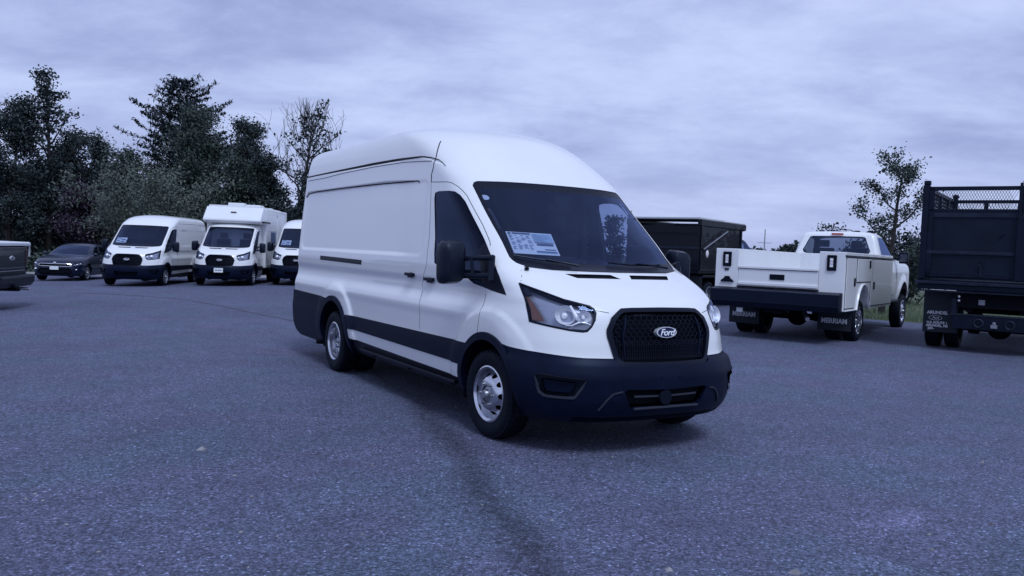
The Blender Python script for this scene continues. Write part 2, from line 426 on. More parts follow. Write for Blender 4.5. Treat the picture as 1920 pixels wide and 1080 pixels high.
# ---------------------------------------------------------------- ground
def asphalt_mat():
    m = bpy.data.materials.new('asphalt'); m.use_nodes = True; n = m.node_tree.nodes; l = m.node_tree.links.new; p = n['Principled BSDF']
    tcn = n.new('ShaderNodeTexCoord')
    def noise(sc, det=4, ro=.6, off=0):
        mp = n.new('ShaderNodeMapping'); mp.inputs['Location'].default_value = (off, off*1.7, 0); l(tcn.outputs['Object'], mp.inputs[0])
        q = n.new('ShaderNodeTexNoise'); q.inputs['Scale'].default_value = sc; q.inputs['Detail'].default_value = det; q.inputs['Roughness'].default_value = ro; l(mp.outputs[0], q.inputs['Vector']); return q.outputs[0]
    def rng(v, a, b, c, d):
        q = n.new('ShaderNodeMapRange'); q.inputs[1].default_value = a; q.inputs[2].default_value = b; q.inputs[3].default_value = c; q.inputs[4].default_value = d; l(v, q.inputs[0]); return q.outputs[0]
    def mul(a, b):
        q = n.new('ShaderNodeMath'); q.operation = 'MULTIPLY'; l(a, q.inputs[0]); (l(b, q.inputs[1]) if not isinstance(b, float) else setattr(q.inputs[1], 'default_value', b)); return q.outputs[0]
    vo = n.new('ShaderNodeTexVoronoi'); vo.inputs['Scale'].default_value = 78; l(tcn.outputs['Object'], vo.inputs['Vector'])
    sepc = n.new('ShaderNodeSeparateColor'); l(vo.outputs['Color'], sepc.inputs[0])
    chips = rng(sepc.outputs[0], 0, 1, .46, 1.50); bright = rng(sepc.outputs[1], .90, 1.0, 1.0, 2.4)
    gap = rng(vo.outputs['Distance'], .25, .62, 1.08, .70)
    fine = rng(noise(30, 6, .78), .3, .7, .42, 1.62); mid = rng(noise(1.6, 5, .6), .3, .7, .88, 1.12); big = rng(noise(.16, 4, .55, 5), .3, .7, .84, 1.14); pat = rng(noise(6, 6, .7, 9), .35, .65, .90, 1.10)
    v = mul(mul(mul(chips, bright), gap), mul(mul(fine, mid), mul(big, pat)))
    at = n.new('ShaderNodeAttribute'); at.attribute_name = 'stain'
    brk = rng(noise(11, 8, .85, 3), .40, .58,   .25, 1.0)
    st = mul(at.outputs['Fac'], brk)
    sm = n.new('ShaderNodeMath'); sm.operation = 'MULTIPLY_ADD'; l(st, sm.inputs[0]); sm.inputs[1].default_value = -.76; sm.inputs[2].default_value = 1.0
    at2 = n.new('ShaderNodeAttribute'); at2.attribute_name = 'dust'
    dm = n.new('ShaderNodeMath'); dm.operation = 'MULTIPLY_ADD'; l(mul(at2.outputs['Fac'], brk), dm.inputs[0]); dm.inputs[1].default_value = .75; dm.inputs[2].default_value = 1.0
    v = mul(mul(v, sm.outputs[0]), dm.outputs[0])
    # slow hue drift between bluish and purplish binder
    mx = n.new('ShaderNodeMix'); mx.data_type = 'RGBA'; l(rng(noise(.9, 3, .5, 2), .38, .62, 0, 1), mx.inputs[0]); mx.inputs[6].default_value = (.097, .117, .180, 1); mx.inputs[7].default_value = (.108, .110, .180, 1)
    sc_ = n.new('ShaderNodeVectorMath'); sc_.operation = 'SCALE'; l(mx.outputs[2], sc_.inputs[0]); l(v, sc_.inputs['Scale']); l(sc_.outputs[0], p.inputs['Base Color'])
    p.inputs['Roughness'].default_value = .82; p.inputs['Specular IOR Level'].default_value = .35
    bp = n.new('ShaderNodeBump'); bp.inputs['Strength'].default_value = .8; bp.inputs['Distance'].default_value = .006; l(mul(chips, gap), bp.inputs['Height']); l(bp.outputs[0], p.inputs['Normal'])
    return m
ASPH = asphalt_mat()
xs = np.concatenate([np.linspace(-900, -60, 16), np.arange(-55, -8, 1.0), np.arange(-8, 8, .08), np.arange(8, 55, 1.0), np.linspace(60, 900, 16)])
ys = np.concatenate([np.linspace(-300, -12, 12), np.arange(-10, 1.6, .8), np.arange(1.6, 10.5, .08), np.arange(10.5, 70, .5), np.linspace(75, 1500, 24)])
X, Y = np.meshgrid(xs, ys); Z = ground_z(X, Y)
nx = len(xs); ny = len(ys)
J, I = np.meshgrid(np.arange(ny - 1), np.arange(nx - 1), indexing='ij'); a_ = (J*nx + I).ravel()
Fq = np.stack([a_, a_ + 1, a_ + nx + 1, a_ + nx], 1)
me = raw_mesh('asphalt_lot', np.stack([X, Y, Z], -1).reshape(-1, 3), Fq, ASPH, smooth=True)
def pline(X, Y, pts, wid):
    """1 on the line falling to 0 at the given half width (per point)"""
    out = np.zeros_like(X)
    for (a, b), (wa, wb) in zip(zip(pts[:-1], pts[1:]), zip(wid[:-1], wid[1:])):
        dx, dy = b[0]-a[0], b[1]-a[1]; t = np.clip(((X - a[0])*dx + (Y - a[1])*dy)/(dx*dx + dy*dy), 0, 1)
        d = np.hypot(X - a[0] - t*dx, Y - a[1] - t*dy); wd = wa + (wb - wa)*t; out = np.maximum(out, np.clip(1 - d/wd, 0, 1))
    return out
wob = .06*np.sin(X*3.1 + 1)*np.cos(Y*2.3)
stain = pline(X + wob, Y + wob, [(-2.2, 11.2), (-1.72, 10.2), (-1.04, 8.48), (-.54, 7.02), (-.27, 5.97), (-.10, 5.07), (.05, 4.42), (.14, 3.84), (.2, 3.2), (.22, 2.0)], [.11, .12, .13, .14, .15, .17, .18, .18, .18, .18])**.7
dust = pline(X, Y, [(2.20, 4.82), (2.50, 5.05)], [.12, .16]) + pline(X, Y, [(2.02, 4.77), (2.08, 4.78)], [.05, .05])*1.3 + pline(X, Y, [(1.80, 4.20), (1.98, 4.10)], [.12, .10])*.8
for nm_, arr in (('stain', stain), ('dust', dust)):
    at_ = me.attributes.new(nm_, 'FLOAT', 'POINT'); at_.data.foreach_set('value', arr.ravel().astype(np.float32))
tag(link('asphalt_lot', me), kind='structure')

def sheet(name, poly, mt_, lift=.004, step=1.0, kind='structure', jag=.0):
    """a flat area following the ground"""
    q = []
    n_ = len(poly)
    for i in range(n_):
        a, b = poly[i], poly[(i+1) % n_]; k = max(1, int(math.hypot(b[0]-a[0], b[1]-a[1])/step))
        for j in range(k):
            x = a[0] + (b[0]-a[0])*j/k; y = a[1] + (b[1]-a[1])*j/k
            q.append((x + jag*rnd.uniform(-1, 1), y + jag*rnd.uniform(-1, 1)))
    x0, x1 = min(p[0] for p in q), max(p[0] for p in q); y0, y1 = min(p[1] for p in q), max(p[1] for p in q)
    gx = np.arange(x0, x1, max(step, (x1-x0)/60)); gy = np.arange(y0, y1, max(step, (y1-y0)/60)); GX, GY = np.meshgrid(gx, gy); mk = in_poly(GX.ravel(), GY.ravel(), q)
    pts = [Vector(p) for p in q] + [Vector((a, b)) for a, b in zip(GX.ravel()[mk], GY.ravel()[mk])]
    r_ = delaunay_2d_cdt(pts, [(i, (i+1) % len(q)) for i in range(len(q))], [], 0, 1e-4)
    V = np.array([(p[0], p[1]) for p in r_[0]]); F = np.array([f for f in r_[2] if len(f) == 3]); c = V[F].mean(1); F = F[in_poly(c[:, 0], c[:, 1], q)]
    Z_ = ground_z(V[:, 0], V[:, 1]) + lift
    return tag(link(name, raw_mesh(name, np.column_stack([V, Z_]), F, mt_)), kind=kind)
GRASSM = mat('grass_ground', (.070, .095, .060), .95, spec=.1, var=.35, vscale=.8, bump=.6, bscale=25, col2=(.12, .135, .085))
PALE_GROUND = mat('pale_ground', (.26, .26, .26), .95, var=.25, vscale=5, bump=.3, bscale=60)
WOODF = mat('woodland_floor', (.035, .040, .028), .95, var=.4, vscale=1.5)
sheet('grass_verge', [(9.7, 23.2), (10.9, 22.2), (14, 20.5), (40, 12), (140, 20), (140, 52), (9.7, 52)], GRASSM, jag=.05, step=.6)
sheet('far_road', [(9.7, 52), (140, 52), (140, 58), (6, 58)], PALE_GROUND, step=3)
sheet('far_field', [(-4, 58), (320, 58), (320, 420), (-60, 420)], GRASSM, step=20)
sheet('pale_edge', [(-40, 38.0), (2, 38.0), (4, 41), (-40, 42)], PALE_GROUND, jag=.15)  # paler strip of ground beyond the parked row
sheet('woodland_floor', [(-160, 42), (4, 41), (6, 57), (-60, 420), (-160, 420)], WOODF, step=5)
# a tar seam crossing the lot
def strip(name, pts, w0, mt_, lift=.004, jag=.3):
    vs = []; fs = []; P = []
    for a, b in zip(pts[:-1], pts[1:]):
        k = max(2, int(math.dist(a, b)/.25))
        P += [(a[0] + (b[0]-a[0])*j/k, a[1] + (b[1]-a[1])*j/k) for j in range(k)]
    for i, p in enumerate(P):
        q = P[min(i+1, len(P)-1)]; o = P[max(i-1, 0)]; dx, dy = q[0]-o[0], q[1]-o[1]; l_ = math.hypot(dx, dy) or 1
        w_ = w0*(1 + jag*math.sin(i*1.7) + jag*rnd.uniform(-1, 1)); wx = .05*math.sin(i*.31)
        for s_ in (-1, 1):
            x = p[0] - dy/l_*(s_*w_/2 + wx); y = p[1] + dx/l_*(s_*w_/2 + wx); vs.append((x, y, float(ground_z(x, y)) + lift))
    fs = [(2*i, 2*i+1, 2*i+3, 2*i+2) for i in range(len(P) - 1)]
    return tag(link(name, raw_mesh(name, vs, fs, mt_)), kind='structure')
TAR = mat('tar_seam', (.045, .048, .075), .6, var=.3, vscale=4)
strip('tar_seam', [(-12.6, 24.2), (-11.7, 24.0), (-9.0, 22.5), (-6.0, 18.7), (-4.1, 16.0), (-3.2, 14.2)], .10, TAR)
# ---------------------------------------------------------------- cutting a ring body into panels
def dens(poly, ring, step=.04, close=True):
    """poly in (s, t); returns points in (u, t), densified"""
    p = [(float(ring.SC(a)), b) for a, b in poly]; out = []
    m = len(p) if close else len(p) - 1
    for i in range(m):
        a = p[i]; b = p[(i+1) % len(p)]; k = max(1, int(math.hypot(b[0]-a[0], b[1]-a[1])/step))
        for j in range(k): out.append((a[0] + (b[0]-a[0])*j/k, a[1] + (b[1]-a[1])*j/k))
    if not close: out.append(p[-1])
    return out
def xz(ring, pts, step=.05):
    """side outline given in metres (x, z) -> (s, t)"""
    X_ = []; Z_ = []; n = len(pts)
    for i in range(n):
        a, b = pts[i], pts[(i+1) % n]; k = max(1, int(math.hypot(b[0]-a[0], b[1]-a[1])/step))
        for j in range(k): X_.append(a[0] + (b[0]-a[0])*j/k); Z_.append(min(max(a[1] + (b[1]-a[1])*j/k, ring.t0), ring.t1))
    S_ = ring.s_of_x(np.array(X_), np.array(Z_))
    return [(float(a), float(b)) for a, b in zip(S_, Z_)]
def sx_(ring, pts): 
    return [(float(a), z) for a, (x, z) in zip(ring.s_of_x(np.array([p[0] for p in pts], float), np.array([p[1] for p in pts], float)), pts)]
def circle(cx, cz, r, n=56): return [(cx + r*math.cos(2*math.pi*i/n), cz + r*math.sin(2*math.pi*i/n)) for i in range(n)]

class Body:
    def __init__(self, ring, S, T, regions, smax=3.0):
        """regions: list of (name, polygon in (s,t)); later ones win"""
        self.ring = ring
        U = ring.SC(np.array(S)); pts = [Vector((float(u), float(t))) for t in T for u in U]
        edges = []; polys = []
        umax = float(ring.SC(smax))
        for name, poly in regions:
            q = dens(poly, ring); q = [(min(max(a, 0), umax), min(max(b, ring.t0), ring.t1)) for a, b in q]
            qq = [q[0]]
            for p in q[1:]:
                if math.hypot(p[0]-qq[-1][0], p[1]-qq[-1][1]) > 1.5e-3: qq.append(p)
            o = len(pts); pts += [Vector(p) for p in qq]; k = len(qq)
            edges += [(o + i, o + (i+1) % k) for i in range(k)]; polys.append((name, qq))
        r = delaunay_2d_cdt(pts, edges, [], 0, 6e-4)
        V = np.array([(p[0], p[1]) for p in r[0]]); F = np.array([f for f in r[2] if len(f) == 3], int)
        s = ring.CS(V[:, 0]); t = V[:, 1]
        self.s, self.t = s, t
        self.P = ring.P(s, t); self.N = ring.N(s, t)
        c = V[F].mean(1); lab = np.zeros(len(F), int); self.names = ['body']
        for name, q in polys:
            if name not in self.names: self.names.append(name)
            lab[in_poly(c[:, 0], c[:, 1], q)] = self.names.index(name)
        # outward winding
        a = self.P[F]; fn = np.cross(a[:, 1]-a[:, 0], a[:, 2]-a[:, 0]); cc = a.mean(1)
        area = np.linalg.norm(fn, axis=1)
        nn = self.N[F].mean(1); d = (fn*nn).sum(1)
        F[d < 0] = F[d < 0][:, ::-1]
        ok = area > 1e-9
        self.F = F[ok]; self.lab = lab[ok]
    def part(self, name, nm, mt, parent, side='both', off=0.0, off2=None, wall=0.0, sel=None, label=None, smooth=True, flipin=False):
        """off moves the panel along its normal; wall adds a rim of that depth going inwards"""
        names = nm if isinstance(nm, (list, tuple)) else [nm]
        m = np.isin(self.lab, [self.names.index(q) for q in names])
        if sel is not None: m &= sel(self.P[self.F].mean(1), self.t[self.F].mean(1))
        F = self.F[m]
        if not len(F): return None
        idx, inv = np.unique(F, return_inverse=True); F = inv.reshape(F.shape)
        P = self.P[idx].copy(); N = self.N[idx]
        offv = off if off2 is None else off2(P)
        P = P + N*(np.asarray(offv)[..., None] if np.ndim(offv) else offv)
        if wall:
            e = np.sort(np.concatenate([F[:, [0, 1]], F[:, [1, 2]], F[:, [2, 0]]]), 1)
            d = np.concatenate([F[:, [0, 1]], F[:, [1, 2]], F[:, [2, 0]]])
            key = e[:, 0]*10**7 + e[:, 1]; u, first, cnt = np.unique(key, return_index=True, return_counts=True)
            b = d[first[cnt == 1]]
            b = b[~((np.abs(P[b[:, 0], 1]) < 1e-4) & (np.abs(P[b[:, 1], 1]) < 1e-4))]
            n0 = len(P); bi, binv = np.unique(b, return_inverse=True); binv = binv.reshape(b.shape)
            Pw = P[bi] - N[bi]*wall
            Pe = np.concatenate([P[bi], Pw]); k = len(bi)
            Fw = np.concatenate([np.stack([binv[:, 1], binv[:, 0], binv[:, 0] + k], 1), np.stack([binv[:, 1], binv[:, 0] + k, binv[:, 1] + k], 1)]) + n0
            # wall normals: average sideways
            v = P[b[:, 1]] - P[b[:, 0]]; wn_ = np.cross(v, N[b[:, 0]]); wn_ /= np.maximum(np.linalg.norm(wn_, axis=1, keepdims=True), 1e-9)
            acc = np.zeros((k, 3)); np.add.at(acc, binv[:, 0], wn_); np.add.at(acc, binv[:, 1], wn_)
            acc /= np.maximum(np.linalg.norm(acc, axis=1, keepdims=True), 1e-9)
            P = np.concatenate([P, Pe]); N = np.concatenate([N, acc, acc]); F = np.concatenate([F, Fw])
        if flipin: F = F[:, ::-1]; N = -N
        M = np.array([1, -1, 1.0])
        if side == 'both':
            cen = np.abs(P[:, 1]) < 1e-6
            mp = np.arange(len(P)) + len(P)
            V = np.concatenate([P, P*M]); Nn = np.concatenate([N, N*M]); Ff = np.concatenate([F, (F + len(P))[:, ::-1]])
            r_ = np.arange(len(V)); ci = np.where(cen)[0]; r_[ci + len(P)] = ci; Ff = r_[Ff]
            used, iv = np.unique(Ff, return_inverse=True); V = V[used]; Nn = Nn[used]; Ff = iv.reshape(Ff.shape)
        elif side < 0: V = P*M; Nn = N*M; Ff = F[:, ::-1]
        else: V, Nn, Ff = P, N, F
        good = (Ff[:, 0] != Ff[:, 1]) & (Ff[:, 1] != Ff[:, 2]) & (Ff[:, 0] != Ff[:, 2]); Ff = Ff[good]
        me = raw_mesh(name, V, Ff, mt, Nn, smooth)
        o = link(name, me, parent)
        if label: o['label'] = label
        return o
    def ribbon(self, name, paths, mt, parent, side=-1, w=.008, off=.0012, lift=0.0, tube=False, step=.03):
        """thin strips lying on the body along paths of (s, t): seams, seals, channels"""
        ring = self.ring; last = None
        sides = (-1, 1) if side == 'both' else (side,)
        for path in paths:
            q = dens(path, ring, step, close=False); u = np.array([a for a, b in q]); t = np.array([b for a, b in q]); s = ring.CS(u)
            P = ring.P(s, t); N = ring.N(s, t)
            for sg in sides:
                M = np.array([1, sg, 1.0]); p = P*M; n = N*M
                d = np.gradient(p, axis=0); d /= np.maximum(np.linalg.norm(d, axis=1, keepdims=True), 1e-9)
                b = np.cross(n, d); b /= np.maximum(np.linalg.norm(b, axis=1, keepdims=True), 1e-9)
                ww = w(np.linspace(0, 1, len(p)))[:, None] if callable(w) else w
                vs = []; k = len(p); h = off + lift
                rows = [p - b*ww/2 - n*.002, p - b*ww/2*.8 + n*h, p + b*ww/2*.8 + n*h, p + b*ww/2 - n*.002]
                vs = np.concatenate(rows); fs = []
                for i in range(k - 1):
                    for j in range(3): fs.append((j*k + i, j*k + i + 1, (j+1)*k + i + 1, (j+1)*k + i))
                mb = MB(); mb.add([tuple(x) for x in vs], fs); last = mb.obj(name, mt, parent, smooth=False)
        return last

# ---------------------------------------------------------------- wheels
def holed_disc(r0, r1, holes, zfun, n=72, rings=7, sgn=1):
    """annulus with real holes; holes = list of (angle, radius, half along r, half tangential)"""
    pts = []; edges = []
    for i in range(rings):
        r = r0 + (r1 - r0)*i/(rings - 1)
        for j in range(n): pts.append(Vector((r*math.cos(2*math.pi*j/n), r*math.sin(2*math.pi*j/n))))
    hp = []
    for a, r, hr, ht in holes:
        o = len(pts); q = []
        for j in range(12):
            t = 2*math.pi*j/12; x = r + hr*math.cos(t); y = ht*math.sin(t)
            q.append((x*math.cos(a) - y*math.sin(a), x*math.sin(a) + y*math.cos(a)))
        pts += [Vector(p) for p in q]; edges += [(o + i, o + (i+1) % 12) for i in range(12)]; hp.append(q)
    r_ = delaunay_2d_cdt(pts, edges, [], 0, 1e-5)
    V = np.array([(p[0], p[1]) for p in r_[0]]); F = np.array([f for f in r_[2] if len(f) == 3]); c = V[F].mean(1)
    keep = np.hypot(c[:, 0], c[:, 1]) > r0*.985
    for q in hp: keep &= ~in_poly(c[:, 0], c[:, 1], q)
    F = F[keep]; rr = np.hypot(V[:, 0], V[:, 1])
    return [(x, sgn*float(zfun(r)), y) for (x, y), r in zip(V, rr)], [tuple(f) for f in F]

def make_tyre(R0, W, rim, sgn, blocks=44, detail=True):
    """sgn: direction of the outer face along y; outer face at y = 0, tyre reaching inwards"""
    s = -sgn
    mb = MB()
    prof = [(rim, .012), (rim + .012, .004), (rim + .03, -.004), ((R0+rim)/2 + .01, -.012), (R0 - .030, -.004), (R0 - .012, .010), (R0 - .004, .026), (R0, .05), (R0, W - .05), (R0 - .004, W - .026), (R0 - .012, W - .010), (R0 - .03, W + .004), (R0 - .07, W + .010), (rim, W - .012)]
    mb.lathe(prof, 64, sgn=s)
    if detail:
        for k in range(blocks):
            a = 2*math.pi*k/blocks; da = math.pi/blocks*1.25
            for y0, y1, sh in ((.004, .050, 0), (.060, .095, .4), (.105, .140, .1), (.150, W - .004, .5)):
                if y1 > W: continue
                vs = []
                for rr in (R0 - .012, R0 + .007):
                    for yy, aa in ((y0, -1), (y1, -1), (y1, 1), (y0, 1)):
                        t = a + sh*da + aa*da/2; re = rr - (.012 if (yy < .01 or yy > W - .01) else 0); vs.append((re*math.cos(t), s*yy, re*math.sin(t)))
                mb.add(vs, [(0, 1, 2, 3), (7, 6, 5, 4), (0, 4, 5, 1), (1, 5, 6, 2), (2, 6, 7, 3), (3, 7, 4, 0)])
    return mb.mesh('tyre', RUBBER, smooth=True, auto=R(50))

def wheel(parent, x, y, z, sgn, R0=.352, W=.195, rim=.222, kind='convex', steer=0, inner=None, rimmat=None, meshes=None, holes=10):
    """a wheel is tyre, rim, hub, nuts; sgn = side the outer face looks to"""
    w_ = link('wheel', meshes['tyre'] if meshes else make_tyre(R0, W, rim, sgn), parent, (x, y, z), (0, 0, steer))
    rm = rimmat or STEEL
    if meshes:
        o = link('rim', meshes['rim'], w_); link('hub', meshes['hub'], w_)
        return w_, meshes
    s = -sgn; mb = MB()
    mb.lathe([(rim + .006, .010), (rim + .004, .0), (rim - .006, -.004), (rim - .013, .006), (rim - .022, .014), (rim - .024, .06), (rim - .018, .11), (rim - .012, .16)], 56, sgn=s)
    k = rim/.222
    if kind == 'convex':
        zf = lambda r: np.interp(r, [.07*k, .115*k, .135*k, .172*k, .190*k, .205*k], [-.012, -.006, .004, .052, .066, .068])
        hs = [(2*math.pi*i/holes,   .154*k, .0175*k, .023*k) for i in range(holes)]; hubz = -.004
    elif kind == 'concave':
        zf = lambda r: np.interp(r, [.05*k, .10*k, .125*k, .165*k, .190*k, .205*k], [.075, .085, .125, .135, .115, .105])
        hs = [(2*math.pi*i/holes, .150*k, .016*k, .022*k) for i in range(holes)]; hubz = .07
    elif kind == 'spoke':
        zf = lambda r: np.interp(r, [.03*k, .08*k, .15*k, .205*k], [.02, .012, .022, .008])
        hs = [(2*math.pi*i/5, .135*k, .055*k, .040*k) for i in range(5)]; hubz = .0
    else:
        zf = lambda r: np.interp(r, [.05*k, .11*k, .15*k, .19*k, .205*k], [.012, .016, .03, .045, .04])
        hs = [(2*math.pi*i/8, .165*k, .013*k, .018*k) for i in range(8)]; hubz = .0
    v, f = holed_disc(.05*k if kind != 'convex' else .07*k, .203*k, hs, zf, sgn=s); mb.add(v, f)
    me_r = mb.mesh('rim', rm, smooth=True, auto=R(45))
    link('rim', me_r, w_)
    hb = MB()
    hb.lathe([(0, hubz - .040), (.028, hubz - .040), (.034, hubz - .034), (.040, hubz - .005), (.070*k + .004, hubz + .004), (.074*k, hubz + .012)], 24, sgn=s)
    for i in range(6):
        a = 2*math.pi*i/6; c = (.087*k*math.cos(a), 0, .087*k*math.sin(a))
        hb.lathe([(0, hubz - .030), (.010, hubz - .028), (.013, hubz - .005), (.013, hubz + .02)], 6, c=c, sgn=s)
    me_h = hb.mesh('hub', STEEL2, smooth=True); link('hub', me_h, w_)
    dk = MB(); dk.lathe([(0, .15), (.21*k, .15), (.21*k, .17)], 24, sgn=s); dk.lathe([(.0, .12), (.13*k, .12), (.13*k, .16)], 24, sgn=s)
    link('brake_drum', dk.mesh('brake_drum', DARK), w_)
    return w_, dict(tyre=w_.data, rim=me_r, hub=me_h)
# ---------------------------------------------------------------- the panel van
WIND = [(0, 2.094), (.42, 2.094), (.640, 2.092), (.668, 2.080), (.688, 2.050), (.682, 1.80), (.678, 1.695), (.6635, 1.447), (.655, 1.425), (.640, 1.405), (.61, 1.388), (.435, 1.364), (.20, 1.358), (0, 1.357)]
WIND_IN = [(0, 2.035), (.42, 2.035), (.628, 2.030), (.650, 2.010), (.655, 1.80), (.645, 1.56), (.630, 1.47), (.605, 1.440), (.42, 1.425), (0, 1.415)]
SIDEW = [(1.030, 2.012), (.93, 2.008), (.86, 1.998), (.822, 1.965), (.7996, 1.904), (.7881, 1.62), (.784, 1.448), (.790, 1.30), (.8249, 1.150), (.9719, 1.176), (1.0377, 1.214), (1.060, 1.29), (1.085, 1.33), (1.145, 1.335), (1.160, 1.36), (1.109, 1.68), (1.063, 1.95), (1.050, 2.0)]
SAIL = [(.787, 1.56), (.784, 1.448), (.790, 1.30), (.8249, 1.150), (.9719, 1.176), (1.012, 1.20), (.955, 1.34), (.87, 1.50)]
HEAD = [(.6767, 1.247), (.58, 1.190), (.4953, 1.1396), (.43, 1.117), (.385, 1.102), (.3680, 1.085), (.3641, 1.0609), (.3764, 1.0124), (.398, .965), (.4212, .9311), (.4418, .9261), (.50, .932), (.5820, .949), (.7075, .977), (.7049, 1.077), (.692, 1.165)]
VENT = [(.3791, 1.3286), (.0692, 1.3270), (.0360, 1.2888), (.3267, 1.2928)]
GRO = [(0, 1.0915), (.1827, 1.0894), (.2345, 1.086), (.2544, 1.072), (.2944, 1.0301), (.3267, .9484), (.329, .92), (.3268, .8925), (.2942, .727), (.282, .695), (.2558, .6791), (.0676, .6770), (0, .677)]
GRI = [(0, 1.069), (.18, 1.067), (.225, 1.063), (.240, 1.053), (.274, 1.012), (.3010, .935), (.302, .90), (.272, .745), (.262, .720), (.245, .708), (.0625, .702), (0, .702)]
BUMP = [(0, .70), (.30, .7364), (.4485, .7365), (.6353, .7545), (.8369, .772), (.95, .79), (1.02, .5), (1.02, .2), (0, .2)]
FOG = [(.700, .585), (.690, .605), (.6658, .612), (.4545, .592), (.452, .575), (.466, .545), (.5085, .459), (.52, .452), (.6352, .452), (.66, .456), (.680, .478)]
FOGI = [(.665, .570), (.655, .580), (.50, .566), (.498, .55), (.530, .492), (.54, .486), (.640, .486), (.652, .495)]
INTAKE = [(0, .505), (.24, .517), (.262, .505), (.230, .386), (.21, .375), (0, .372)]

def oct_(x0, x1, z0, z1): return [(x0, z0), (x1, z0), (x1, z1), (x0, z1)]

def make_van(kind, hero, label, cat, loc, rz, group=None, length=None):
    """kind: 'high', 'mid' or 'cab'"""
    root = thing('panel_van' if kind != 'cab' else 'box_camper_van', label, cat, loc, rz, group)
    tab = [list(r) for r in (VAN_HIGH if kind == 'high' else VAN_MID)]
    dx = 0.0
    xr_cab = -1.42
    if length is not None or kind == 'cab':
        for r in tab:
            r[6] = (xr_cab if kind == 'cab' else r[6] + length)
            if kind == 'cab' and r[0] > 2.1: r[5] = max(r[5], .0)
    if kind == 'cab':
        tab = [r for r in tab if r[0] < 2.1] + [
            [2.12, -.69, 2.135, .50, 3.0, .915, xr_cab], [2.19, -.80, 2.205, .52, 2.8, .88, xr_cab],
            [2.23, -.90, 2.245, .50, 2.6, .80, xr_cab], [2.26, -1.0, 2.27, .4, 2.4, .6, xr_cab], [2.27, -1.08, 2.275, .3, 2.2, 0, xr_cab]]
        disp = lambda x, y, z, W: .026*sstep(.74, .56, np.hypot(x, z - .36))*sstep(.2, .5, z)
        ring = Ring(tab, rear_d=.02, disp=disp)
    else:
        sh = length or 0.0
        base = van_disp(panel_top=2.10 if kind == 'high' else 1.98)
        rw = -3.76 if kind == 'high' else -3.30
        def disp(x, y, z, W):
            d = np.zeros_like(x)
            e = rbox(x, z + .030*sstep(-2.6, -1.5, x)*sstep(1.8, 2.1, z), -5.33 + sh, -1.42, 1.42, 2.155 if kind == 'high' else 2.0, .09)
            d -= (.014 - .010*sstep(-2.1, -1.6, x))*sstep(.022, -.022, e)
            d += -.016*sstep(1.24, 1.17, z)*sstep(1.00, 1.10, z)*sstep(.5, -.6, x)
            d += .010*np.exp(-((z - .95)/.05)**2)*sstep(-.2, -.7, x)
            for cx_, a in ((0.0, .026), (rw, .034)):
                r = np.hypot(x - cx_, z - .36); d += a*(.45*sstep(.76, .54, r) + .55*sstep(.70, .645, r))*sstep(.2, .5, z)
            if kind == 'high':
                g = 2.37 - .115*sstep(-1.75, -1.05, x)
                d += -.010*sstep(g - .012, g + .004, z)*sstep(-.9, -1.2, x)
            return d
        ring = Ring(tab, disp=disp)
    if hero:
        S = np.concatenate([np.linspace(0, 1, 96), np.linspace(1, 2, 190)[1:], np.linspace(2, 3, 34)[1:]])
        T = np.unique(np.round(np.concatenate([np.arange(.27, 1.0, .022), np.arange(1.0, 1.5, .014), np.arange(1.5, 2.05, .028), np.arange(2.05, 2.42, .011), np.arange(2.42, 2.70, .018), [2.70, 2.715, 2.73, 2.745, 2.755, 2.765, 2.77, 2.775]]), 4))
    else:
        S = np.concatenate([np.linspace(0, 1, 44), np.linspace(1, 2, 60 if kind != 'cab' else 14)[1:], np.linspace(2, 3, 14)[1:]])
        T = np.unique(np.round(np.concatenate([np.arange(.27, 1.0, .05), np.arange(1.0, 1.5, .032), np.arange(1.5, 2.05, .06), np.linspace(2.05, ring.t1, 18)]), 4))
    t_belt = .71
    reg = [('front_bumper', BUMP)]
    if kind != 'cab':
        rw = -3.76 if kind == 'high' else -3.30
        xe = -5.62 + (length or 0)
        reg += [('side_cladding', xz(ring, [(-.3, .53), (-.3, .722), (rw + .45, .702), (rw + .45, .553)])),
                ('sill', xz(ring, [(-.3, .27), (-.3, .405), (rw + .4, .445), (rw + .4, .27)])),
                ('rear_bumper', [(float(ring.s_of_x(rw - .2, .6)), .27), (float(ring.s_of_x(rw - .2, .8)), .845), (1.99, .862), (3.0, .862), (3.0, .27)])]
        reg += [('arch_flare', xz(ring, circle(0, .355, .492))), ('arch_flare', xz(ring, circle(rw, .355, .535 if kind == 'high' else .49)))]
        holes = [(0, .432), (rw, .475 if kind == 'high' else .43)]
    else:
        reg += [('side_cladding', xz(ring, [(-.3, .53), (-.3, .722), (-1.40, .702), (-1.40, .553)])), ('arch_flare', xz(ring, circle(0, .355, .492)))]
        holes = [(0, .432)]
    for hx, hr in holes: reg.append(('hole', xz(ring, circle(hx, .355, hr))))
    DOOR = [(.7654, 1.958), (.785, 2.005), (.8112, 2.045), (.855, 2.078), (.9127, 2.090), (1.0499, 2.105), (1.1264, 1.713), (1.1999, 1.318), (1.2432, 1.164), (1.2547, .968), (1.2606, .735), (1.06, .735), (1.03, 1.007), (1.0122, 1.144), (.83, 1.135), (.770, 1.30), (.7544, 1.526), (.7488, 1.71)]
    reg.insert(0, ('front_door', DOOR))
    reg += [('side_window', SIDEW), ('mirror_sail', SAIL), ('windshield_frit', WIND), ('windshield', WIND_IN), ('headlight', HEAD), ('hood_vent', VENT),
            ('grille_frame', GRO), ('grille', GRI), ('fog_recess', FOG), ('fog_inner', FOGI), ('intake', INTAKE)]
    if kind == 'cab': # rear is open towards the box
        pass
    b = Body(ring, S, T, reg)
    b.part('body', 'body', WHITE, root)
